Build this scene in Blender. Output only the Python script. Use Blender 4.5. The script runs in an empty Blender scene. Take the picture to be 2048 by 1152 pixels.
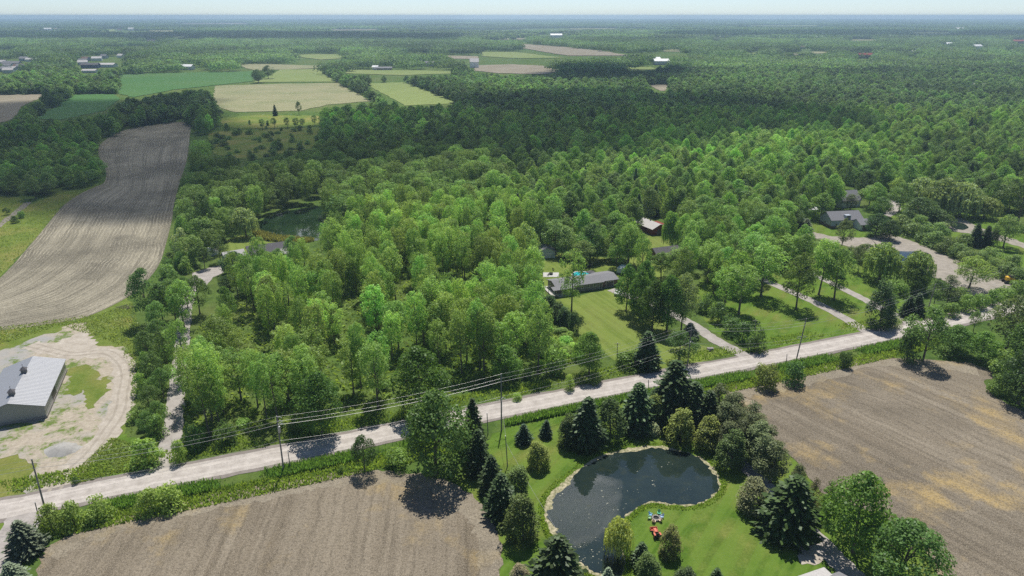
import bpy, bmesh, math, random
import numpy as np
from mathutils import Vector
from mathutils.geometry import tessellate_polygon

# ------------------------------------------------------------------ camera, sky, sun, exposure
HAZE = 1.5e-4; DENOISE = False
S = bpy.context.scene
COL = S.collection
CAM_H, FOC, PITCH = 80.0, 1365.0, math.radians(21.75)
cd = bpy.data.cameras.new('camera')
cam = bpy.data.objects.new('camera', cd); COL.objects.link(cam)
cam.location = (0, 0, CAM_H)
cam.rotation_euler = (math.radians(90) - PITCH, 0, 0)
cd.sensor_width = 36.0; cd.lens = 36.0 * FOC / 2048.0
cd.clip_start = 1.0; cd.clip_end = 60000.0
S.camera = cam

SUN_EL, SUN_AZ = math.radians(65), math.radians(5)      # azimuth clockwise from +Y
SUN_DIR = Vector((math.sin(SUN_AZ) * math.cos(SUN_EL), math.cos(SUN_AZ) * math.cos(SUN_EL), math.sin(SUN_EL)))
w = bpy.data.worlds.new('World'); S.world = w; w.use_nodes = True
nt = w.node_tree
sky = nt.nodes.new('ShaderNodeTexSky'); sky.sky_type = 'NISHITA'; sky.sun_disc = False
sky.sun_elevation = SUN_EL; sky.sun_rotation = SUN_AZ; sky.air_density = 0.7; sky.dust_density = 0.15; sky.ozone_density = 3.0
bg = nt.nodes['Background']; bg.inputs['Strength'].default_value = 0.083
hs = nt.nodes.new('ShaderNodeHueSaturation'); hs.inputs['Saturation'].default_value = .9
nt.links.new(sky.outputs[0], hs.inputs['Color']); tn = nt.nodes.new('ShaderNodeMix'); tn.data_type = 'RGBA'; tn.blend_type = 'MULTIPLY'; tn.inputs[0].default_value = 1; tn.inputs[7].default_value = (.91, .97, 1.06, 1)
nt.links.new(hs.outputs[0], tn.inputs[6]); nt.links.new(tn.outputs[2], bg.inputs['Color'])
ld = bpy.data.lights.new('sun', 'SUN'); ld.energy = 4.2; ld.angle = math.radians(0.5); ld.color = (1.0, 0.96, 0.89)
sun = bpy.data.objects.new('sun', ld); COL.objects.link(sun)
sun.rotation_euler = (-SUN_DIR).to_track_quat('-Z', 'Y').to_euler(); sun.location = (0, 0, 500)
S.view_settings.view_transform = 'Standard'; S.view_settings.look = 'None'
S.view_settings.exposure = 0.5; S.view_settings.gamma = 1.0
try: S.view_settings.use_curve_mapping = False
except Exception: pass
S.cycles.max_bounces = 6; S.cycles.diffuse_bounces = 4; S.cycles.glossy_bounces = 2
S.cycles.transmission_bounces = 3; S.cycles.transparent_max_bounces = 8; S.cycles.volume_bounces = 1
S.cycles.use_denoising = DENOISE

# ------------------------------------------------------------------ pixel <-> ground helpers (photo pixels, 2048 wide)
cp, sp = math.cos(PITCH), math.sin(PITCH)
def G(x, y, z=0.0):
    u = (x - 1024) / FOC; v = -(y - 576) / FOC
    t = (z - CAM_H) / (-sp + v * cp)
    return (u * t, (cp + v * sp) * t)
def PRN(x, y, z):
    zz = z - CAM_H; d = y * cp - zz * sp
    return 1024 + FOC * x / d, 576 - FOC * (y * sp + zz * cp) / d
def dist_px(x, y, z=0.0):                                  # metres per photo pixel at a point
    return (y * cp - (z - CAM_H) * sp) / FOC
def height_for(x, y, ytop):
    lo, hi = 0.1, 45.0
    for _ in range(40):
        m = (lo + hi) / 2
        if PRN(x, y, m)[1] > ytop: lo = m
        else: hi = m
    return lo
def inside(px, py, poly):                                  # vectorised point in polygon
    px = np.asarray(px, float); py = np.asarray(py, float)
    c = np.zeros(px.shape, bool); n = len(poly)
    for i in range(n):
        x1, y1 = poly[i]; x2, y2 = poly[(i + 1) % n]
        if y1 == y2: continue
        k = ((y1 > py) != (y2 > py)) & (px < (x2 - x1) * (py - y1) / (y2 - y1) + x1)
        c ^= k
    return c
def spline(pts, n=6, closed=False):
    P = [Vector((p[0], p[1], 0)) for p in pts]; out = []; m = len(P)
    rng = range(m if closed else m - 1)
    for i in rng:
        g = lambda k: P[k % m] if closed else P[max(0, min(m - 1, k))]
        p0, p1, p2, p3 = g(i - 1), g(i), g(i + 1), g(i + 2)
        for j in range(n):
            t = j / n
            q = 0.5 * ((2 * p1) + (-p0 + p2) * t + (2 * p0 - 5 * p1 + 4 * p2 - p3) * t * t + (-p0 + 3 * p1 - 3 * p2 + p3) * t ** 3)
            out.append((q.x, q.y))
    if not closed: out.append((P[-1].x, P[-1].y))
    return out

# ------------------------------------------------------------------ tagging and mesh helpers
def tag(o, label=None, cat=None, group=None, kind=None):
    if label: o['label'] = label
    if cat: o['category'] = cat
    if group: o['group'] = group
    if kind: o['kind'] = kind
    return o
def link(name, me, mat=None, parent=None):
    if mat and not me.materials: me.materials.append(mat)
    o = bpy.data.objects.new(name, me); COL.objects.link(o)
    if parent: o.parent = parent
    return o
def empty(name, loc, rz=0, label=None, cat=None, group=None):
    o = bpy.data.objects.new(name, None); COL.objects.link(o)
    o.location = loc; o.rotation_euler = (0, 0, rz); o.empty_display_size = 0.5
    return tag(o, label, cat, group)
def copy_tree(o, parent=None):
    c = o.copy(); COL.objects.link(c)
    if parent: c.parent = parent
    for ch in list(o.children): copy_tree(ch, c)
    return c
def quads_mesh(name, V):                                   # V: (N,4,3)
    N = len(V); me = bpy.data.meshes.new(name)
    me.vertices.add(N * 4); me.vertices.foreach_set('co', np.ascontiguousarray(V, np.float32).ravel())
    me.loops.add(N * 4); me.loops.foreach_set('vertex_index', np.arange(N * 4, dtype=np.int32))
    me.polygons.add(N); me.polygons.foreach_set('loop_start', np.arange(0, N * 4, 4, dtype=np.int32))
    me.update(calc_edges=True); me.validate(); return me
class MB:                                                  # collects simple solids into one mesh
    def __init__(s): s.v = []; s.f = []
    def add(s, vs, fs):
        b = len(s.v); s.v += [tuple(v) for v in vs]; s.f += [tuple(i + b for i in f) for f in fs]; return s
    def box(s, c, d, rz=0, ry=0, rx=0):
        from mathutils import Euler
        R = Euler((rx, ry, rz)).to_matrix(); vs = []
        for x in (-1, 1):
            for y in (-1, 1):
                for z in (-1, 1): vs.append(Vector(c) + R @ Vector((x * d[0] / 2, y * d[1] / 2, z * d[2] / 2)))
        return s.add(vs, [(0, 1, 3, 2), (4, 6, 7, 5), (0, 4, 5, 1), (2, 3, 7, 6), (0, 2, 6, 4), (1, 5, 7, 3)])
    def tube(s, pts, rad, n=8, caps=True):
        pts = [Vector(p) for p in pts]
        if not hasattr(rad, '__len__'): rad = [rad] * len(pts)
        vs = []; fs = []
        for i, p in enumerate(pts):
            d = (pts[min(i + 1, len(pts) - 1)] - pts[max(i - 1, 0)]).normalized()
            a = d.orthogonal().normalized() if abs(d.z) > .95 else Vector((-d.y, d.x, 0)).normalized()
            b = d.cross(a)
            for k in range(n):
                t = 2 * math.pi * k / n; vs.append(p + (a * math.cos(t) + b * math.sin(t)) * rad[i])
        for i in range(len(pts) - 1):
            for k in range(n):
                fs.append((i * n + k, i * n + (k + 1) % n, (i + 1) * n + (k + 1) % n, (i + 1) * n + k))
        if caps:
            fs.append(tuple(range(n))[::-1]); fs.append(tuple((len(pts) - 1) * n + k for k in range(n)))
        return s.add(vs, fs)
    def lathe(s, prof, n=16, c=(0, 0, 0)):
        vs = []; fs = []
        for r, z in prof:
            for k in range(n):
                t = 2 * math.pi * k / n; vs.append((c[0] + r * math.cos(t), c[1] + r * math.sin(t), c[2] + z))
        for i in range(len(prof) - 1):
            for k in range(n): fs.append((i * n + k, i * n + (k + 1) % n, (i + 1) * n + (k + 1) % n, (i + 1) * n + k))
        fs.append(tuple(range(n))[::-1]); fs.append(tuple((len(prof) - 1) * n + k for k in range(n)))
        return s.add(vs, fs)
    def build(s, name, mat, parent=None, smooth=False):
        me = bpy.data.meshes.new(name); me.from_pydata(s.v, [], s.f); me.update()
        bm = bmesh.new(); bm.from_mesh(me); bmesh.ops.recalc_face_normals(bm, faces=bm.faces); bm.to_mesh(me); bm.free()
        if smooth:
            for p in me.polygons: p.use_smooth = True
        return link(name, me, mat, parent)

# ------------------------------------------------------------------ materials
class NT:
    def __init__(s, name):
        s.m = bpy.data.materials.new(name); s.m.use_nodes = True; s.t = s.m.node_tree; s.t.nodes.clear()
        s.out = s.t.nodes.new('ShaderNodeOutputMaterial')
    def n(s, ty, **kw):
        x = s.t.nodes.new(ty)
        for k, v in kw.items(): setattr(x, k, v)
        return x
    def put(s, sock, v):
        if hasattr(v, 'is_linked'): s.t.links.new(v, sock)
        else: sock.default_value = v if not (isinstance(v, tuple) and len(v) == 3 and sock.type == 'RGBA') else (*v, 1)
    def pos(s, rot=0, scale=(1, 1, 1)):
        g = s.n('ShaderNodeNewGeometry'); m = s.n('ShaderNodeMapping'); m.inputs['Rotation'].default_value = (0, 0, rot); m.inputs['Scale'].default_value = scale
        if rot:
            m2 = s.n('ShaderNodeMapping'); m2.inputs['Rotation'].default_value = (0, 0, rot); s.t.links.new(g.outputs['Position'], m2.inputs['Vector'])
            m.inputs['Rotation'].default_value = (0, 0, 0); s.t.links.new(m2.outputs[0], m.inputs['Vector'])
        else: s.t.links.new(g.outputs['Position'], m.inputs['Vector'])
        return m.outputs[0]
    def uv(s, scale=(1, 1, 1)):
        g = s.n('ShaderNodeUVMap'); m = s.n('ShaderNodeMapping'); m.inputs['Scale'].default_value = scale
        s.t.links.new(g.outputs[0], m.inputs['Vector']); return m.outputs[0]
    def noise(s, vec, scale, detail=3, rough=.55, dist=0):
        x = s.n('ShaderNodeTexNoise'); s.t.links.new(vec, x.inputs['Vector'])
        x.inputs['Scale'].default_value = scale; x.inputs['Detail'].default_value = detail; x.inputs['Roughness'].default_value = rough; x.inputs['Distortion'].default_value = dist
        return x.outputs['Fac']
    def ramp(s, fac, lo, hi):
        x = s.n('ShaderNodeMapRange'); x.inputs['From Min'].default_value = lo; x.inputs['From Max'].default_value = hi; s.put(x.inputs['Value'], fac); return x.outputs[0]
    def mix(s, fac, a, b, mode='MIX'):
        x = s.n('ShaderNodeMix', data_type='RGBA', blend_type=mode); s.put(x.inputs[0], fac); s.put(x.inputs[6], a); s.put(x.inputs[7], b); return x.outputs[2]
    def math(s, op, a, b=0.0):
        x = s.n('ShaderNodeMath', operation=op); s.put(x.inputs[0], a); s.put(x.inputs[1], b); return x.outputs[0]
    def bsdf(s, col, rough=.9, spec=.2, metal=0, bump=None, bstr=.4, bdist=.1):
        b = s.n('ShaderNodeBsdfPrincipled'); s.put(b.inputs['Base Color'], col); s.put(b.inputs['Roughness'], rough)
        b.inputs['Specular IOR Level'].default_value = spec; b.inputs['Metallic'].default_value = metal
        if bump is not None:
            k = s.n('ShaderNodeBump'); k.inputs['Strength'].default_value = bstr; k.inputs['Distance'].default_value = bdist
            s.t.links.new(bump, k.inputs['Height']); s.t.links.new(k.outputs[0], b.inputs['Normal'])
        s.t.links.new(b.outputs[0], s.out.inputs['Surface']); return s.m

def m_flat(name, col, rough=.7, spec=.3, metal=0, var=.18, scale=1.5):
    t = NT(name); f = t.noise(t.pos(), scale, 4)
    c = t.mix(t.ramp(f, .3, .7), tuple(x * (1 - var) for x in col), tuple(min(1, x * (1 + var)) for x in col))
    return t.bsdf(c, rough, spec, metal)
def m_grass(name, dark, light, dry, drya=.3, mow=None, bigs=.03):
    t = NT(name); p = t.pos()
    a = t.noise(p, .28, 5, .62); b = t.noise(p, 2.2, 4, .7); c = t.noise(p, bigs, 4, .6)
    col = t.mix(t.ramp(a, .33, .67), dark, light)
    col = t.mix(t.math('MULTIPLY', t.ramp(c, .45, .72), drya), col, dry)
    col = t.mix(t.math('MULTIPLY', t.ramp(b, .35, .75), .55), col, tuple(x * .5 for x in dark))
    if mow is not None:
        s = t.noise(t.pos(mow, (.5, .02, 1)), 1.0, 2)
        col = t.mix(t.math('MULTIPLY', t.ramp(s, .44, .56), .6), col, light)
    return t.bsdf(col, 1.0, .05, bump=b, bstr=.5, bdist=.25)
def m_soil(name, base, lightc, darkc, straw, rot, sk=(.55, .012), strawa=.5, darka=.6, uv=False, bigoff=0.0, rows=0.0, rowlight=False):
    t = NT(name); p = t.pos()
    vec = (lambda k: t.uv((sk[0] * k, sk[1] * k, 1))) if uv else (lambda k: t.pos(rot, (sk[0] * k, sk[1] * k, 1)))
    s0 = t.noise(vec(.28), 1.0, 3, .6, .3); s1 = t.noise(vec(1.0), 1.0, 3, .6, .2); s2 = t.noise(vec(2.6), 1.0, 2, .6)
    fine = t.noise(p, 2.2, 5, .8); fine2 = t.noise(p, 6.0, 3, .8); big = t.noise(p, .022, 5, .62); big2 = t.noise(p, .055, 5, .68); big3 = t.noise(p, .035, 4, .6)
    col = t.mix(t.ramp(s0, .42, .58), base, t.mix(.5, base, lightc))
    col = t.mix(t.math('MULTIPLY', t.ramp(s1, .47, .6), t.math('ADD', .2, t.math('MULTIPLY', t.ramp(big3, .35, .65), .75))), col, lightc)
    col = t.mix(t.math('MULTIPLY', t.ramp(s2, .5, .62), t.math('MULTIPLY', t.ramp(big3, .62, .38), .55)), col, darkc)
    col = t.mix(t.math('MULTIPLY', t.ramp(big, .48 + bigoff, .62 + bigoff), darka), col, darkc)
    if rows:
        sx = t.n('ShaderNodeSeparateXYZ'); t.t.links.new(t.uv() if uv else t.pos(rot), sx.inputs[0])
        xw = t.math('ADD', t.math('DIVIDE', sx.outputs['X'], rows), t.math('MULTIPLY', t.math('SUBTRACT', t.noise(p, .05, 3, .6), .5), 3.5))
        ln = t.ramp(t.math('MULTIPLY', t.math('ABSOLUTE', t.math('SUBTRACT', t.math('FRACT', xw), .5)), 2), .62, .92)
        brk = t.math('MULTIPLY', t.ramp(t.noise(p, .3, 4, .7), .38, .58), t.ramp(big3, .36, .56))
        col = t.mix(t.math('MULTIPLY', t.math('MULTIPLY', ln, brk), .85 if rowlight else .5), col, tuple(min(1, v * 1.35) for v in lightc) if rowlight else tuple(v * .8 for v in darkc))
    st2 = t.math('MULTIPLY', t.ramp(big2, .52, .63), t.ramp(s1, .3, .62))
    col = t.mix(t.math('MULTIPLY', st2, strawa), col, straw)
    col = t.mix(t.math('MULTIPLY', t.ramp(fine, .47, .6), .6), col, tuple(x * .42 for x in base))
    col = t.mix(t.math('MULTIPLY', t.ramp(fine2, .5, .62), .55), col, tuple(min(1, x * 1.6) for x in lightc))
    return t.bsdf(col, 1.0, .05, bump=fine, bstr=.7, bdist=.18)
def m_gravel(name, a, b, rutcol=None):
    t = NT(name); p = t.pos(); f = t.noise(p, .5, 5, .65); g = t.noise(p, 3.5, 3, .7)
    col = t.mix(t.ramp(f, .35, .68), a, b); col = t.mix(t.math('MULTIPLY', t.ramp(g, .5, .75), .5), col, tuple(x * .55 for x in a))
    return t.bsdf(col, 1.0, .08, bump=g, bstr=.4)
def m_foliage(name, inst=False, transl=.5):
    t = NT(name)
    if inst:
        a = t.n('ShaderNodeAttribute', attribute_type='INSTANCER', attribute_name='tint'); c0 = a.outputs['Color']
    else:
        a = t.n('ShaderNodeObjectInfo'); c0 = a.outputs['Color']
    oi = t.n('ShaderNodeObjectInfo'); g = t.n('ShaderNodeNewGeometry')
    r = g.outputs['Random Per Island']
    v = t.math('ADD', t.math('MULTIPLY', r, .75), .62)
    hsv = t.n('ShaderNodeHueSaturation'); t.put(hsv.inputs['Color'], c0)
    t.put(hsv.inputs['Hue'], t.math('ADD', .484, t.math('MULTIPLY', oi.outputs['Random'], .022)))
    t.put(hsv.inputs['Saturation'], .93); t.put(hsv.inputs['Value'], t.math('MULTIPLY', v, t.math('ADD', .8, t.math('MULTIPLY', oi.outputs['Random'], .4))))
    d = t.n('ShaderNodeBsdfDiffuse'); t.put(d.inputs['Color'], hsv.outputs[0])
    tr = t.n('ShaderNodeBsdfTranslucent'); t.put(tr.inputs['Color'], t.mix(1.0, hsv.outputs[0], (1.25, 1.2, .6, 1), 'MULTIPLY'))
    mx = t.n('ShaderNodeMixShader'); mx.inputs[0].default_value = transl
    t.t.links.new(d.outputs[0], mx.inputs[1]); t.t.links.new(tr.outputs[0], mx.inputs[2])
    gl = t.n('ShaderNodeBsdfGlossy'); gl.inputs['Roughness'].default_value = .45; gl.inputs['Color'].default_value = (.8, .9, .8, 1)
    m2 = t.n('ShaderNodeMixShader'); m2.inputs[0].default_value = .015
    t.t.links.new(mx.outputs[0], m2.inputs[1]); t.t.links.new(gl.outputs[0], m2.inputs[2])
    t.t.links.new(m2.outputs[0], t.out.inputs['Surface']); return t.m
M = {}
M['ground'] = m_grass('meadow_ground', (.045, .085, .018), (.105, .165, .035), (.16, .16, .055), .55, bigs=.02)
M['lawn'] = m_grass('lawn_grass', (.06, .12, .014), (.112, .182, .028), (.22, .21, .06), .75, mow=math.radians(35), bigs=.07)
M['ranch'] = m_grass('mown_grass', (.115, .165, .03), (.165, .21, .048), (.22, .2, .075), .5, mow=math.radians(-25), bigs=.05)
M['meadow'] = m_grass('tall_meadow_grass', (.095, .145, .022), (.16, .2, .045), (.27, .22, .08), .85, bigs=.045)
M['crop'] = m_grass('green_crop', (.06, .135, .04), (.075, .165, .05), (.11, .17, .06), .5, bigs=.008)
M['hay'] = m_grass('hay_field', (.15, .2, .06), (.19, .23, .08), (.25, .25, .11), .7, mow=math.radians(20), bigs=.008)
M['pale'] = m_soil('pale_stubble', (.2, .2, .105), (.25, .235, .14), (.135, .165, .07), (.24, .23, .12), 0, (.02, .12), .4, .6)
M['tan'] = m_soil('tan_soil', (.21, .18, .13), (.25, .22, .165), (.16, .15, .1), (.24, .2, .125), .4, (.12, .012), .3, .4)
M['soilA'] = m_soil('tracked_grey_soil', (.118, .106, .079), (.31, .28, .21), (.058, .053, .042), (.23, .21, .155), 0, (.62, .009), .35, .8, uv=True, bigoff=-.02, rows=1.7, rowlight=True)
M['soilB'] = m_soil('ploughed_soil', (.150, .124, .089), (.242, .206, .154), (.066, .055, .04), (.33, .24, .1), math.radians(-4), (.36, .011), .8, .5, rows=2.3)
M['soilC'] = m_soil('ploughed_soil_striped', (.147, .122, .089), (.242, .207, .156), (.066, .056, .042), (.35, .25, .1), math.radians(-35), (.3, .01), .9, .6, rows=2.6)
M['headland'] = m_soil('headland_soil', (.19, .162, .12), (.27, .235, .178), (.1, .084, .062), (.33, .25, .11), 0, (.12, .12), .7, .3)
M['road'] = m_gravel('gravel_road', (.325, .293, .26), (.45, .412, .372))
M['verge'] = m_gravel('road_shoulder', (.18, .158, .14), (.24, .212, .19))
M['drive'] = m_gravel('gravel_drive', (.27, .245, .222), (.37, .34, .31))
M['sand'] = m_gravel('sandy_track', (.31, .272, .22), (.42, .378, .32))
M['lot'] = m_gravel('gravel_lot', (.23, .205, .17), (.33, .295, .25))
M['rut'] = m_gravel('wheel_rut', (.26, .226, .182), (.35, .312, .258))
M['leaf'] = m_foliage('foliage'); M['needle'] = m_foliage('needles', transl=.12); M['forest'] = m_foliage('forest_foliage', True)
M['bark'] = m_flat('bark', (.13, .105, .08), 1, .05, var=.35, scale=3)
M['palebark'] = m_flat('pale_bark', (.15, .13, .105), 1, .05, var=.3, scale=3)
M['wood'] = m_flat('weathered_wood', (.26, .23, .2), .9, .1, var=.25)
M['wire'] = m_flat('wire_metal', (.3, .3, .29), .45, .5, .3)
M['metal'] = m_flat('galvanised_metal', (.5, .5, .5), .4, .5, .5)
M['black'] = m_flat('black_rubber', (.02, .02, .02), .7, .3)
M['concrete'] = m_flat('concrete', (.42, .41, .39), .9, .1, var=.12)
M['white'] = m_flat('white_paint', (.62, .62, .6), .5, .4, var=.05)
M['glass'] = m_flat('window_glass', (.03, .04, .05), .08, .8)
M['shingle'] = m_flat('grey_shingles', (.18, .178, .185), .9, .15, var=.15, scale=4)
M['darkshingle'] = m_flat('dark_shingles', (.1, .095, .1), .9, .15, var=.2, scale=4)
M['tanshingle'] = m_flat('light_shingles', (.42, .4, .38), .9, .15, var=.12, scale=4)
M['brick'] = m_flat('brown_brick', (.15, .1, .08), .9, .1, var=.3, scale=5)
M['redwood'] = m_flat('red_boards', (.2, .045, .035), .85, .15, var=.25, scale=4)
M['greysiding'] = m_flat('grey_siding', (.22, .2, .18), .8, .2, var=.12)
M['bluesiding'] = m_flat('blue_grey_siding', (.33, .36, .4), .7, .2, var=.08)
M['palesiding'] = m_flat('pale_siding', (.5, .55, .53), .7, .2, var=.06)
M['bluewall'] = m_flat('dark_blue_siding', (.06, .08, .16), .7, .2, var=.1)
M['door'] = m_flat('dark_door', (.08, .07, .06), .6, .3)

# ------------------------------------------------------------------ setting: ground, fields, water, roads
def jitter_ring(pts, amp, step, seed):
    rng = random.Random(seed); out = []
    n = len(pts)
    for i in range(n):
        a = Vector(pts[i]); b = Vector(pts[(i + 1) % n]); L = (b - a).length
        k = max(1, min(40, int(L / step)))
        nrm = Vector((-(b - a).y, (b - a).x)).normalized() if L > 0 else Vector((0, 0))
        for j in range(k):
            q = a + (b - a) * (j / k) + nrm * rng.uniform(-amp, amp); out.append((q.x, q.y))
    return out
def sheet(name, px, z, mat, smooth=0, amp=.4, step=2.0, label=None, world=False, kind='structure'):
    pts = px if world else [G(*p) for p in px]
    if smooth: pts = spline(pts, smooth, True)
    if amp: pts = jitter_ring(pts, amp, step, len(name) * 7 + len(pts))
    vs = [(x, y, z) for x, y in pts]
    tr = tessellate_polygon([[Vector(v) for v in vs]])
    me = bpy.data.meshes.new(name); me.from_pydata(vs, [], [tuple(t) for t in tr]); me.update()
    bm = bmesh.new(); bm.from_mesh(me)
    for f in bm.faces:
        if f.normal.z < 0: f.normal_flip()
    bm.to_mesh(me); bm.free()
    return tag(link(name, me, mat), label, kind=kind)
def ribbon(name, pts, width, z, mat, amp=.25, label=None, n=8, seed=1):
    P = spline(pts, n); rng = random.Random(seed); vs = []; fs = []
    W = width if hasattr(width, '__len__') else (width, width)
    for i, p in enumerate(P):
        a = Vector(P[max(0, i - 1)]); b = Vector(P[min(len(P) - 1, i + 1)]); d = (b - a).normalized(); nn = Vector((-d.y, d.x))
        ww = W[0] + (W[1] - W[0]) * i / (len(P) - 1)
        for s in (-.5, .5):
            q = Vector(p) + nn * (s * ww + rng.uniform(-amp, amp)); vs.append((q.x, q.y, z))
        if i: fs.append((2 * i - 2, 2 * i - 1, 2 * i + 1, 2 * i))
    me = bpy.data.meshes.new(name); me.from_pydata(vs, [], fs); me.update()
    bm = bmesh.new(); bm.from_mesh(me)
    for f in bm.faces:
        if f.normal.z < 0: f.normal_flip()
    bm.to_mesh(me); bm.free()
    return tag(link(name, me, mat), label, kind='structure')
FAR = 16000.0
me = bpy.data.meshes.new('ground'); me.from_pydata([(-14000, -300, 0), (14000, -300, 0), (14000, FAR, 0), (-14000, FAR, 0)], [], [(0, 1, 2, 3)])
tag(link('ground', me, M['ground']), kind='structure')

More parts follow.
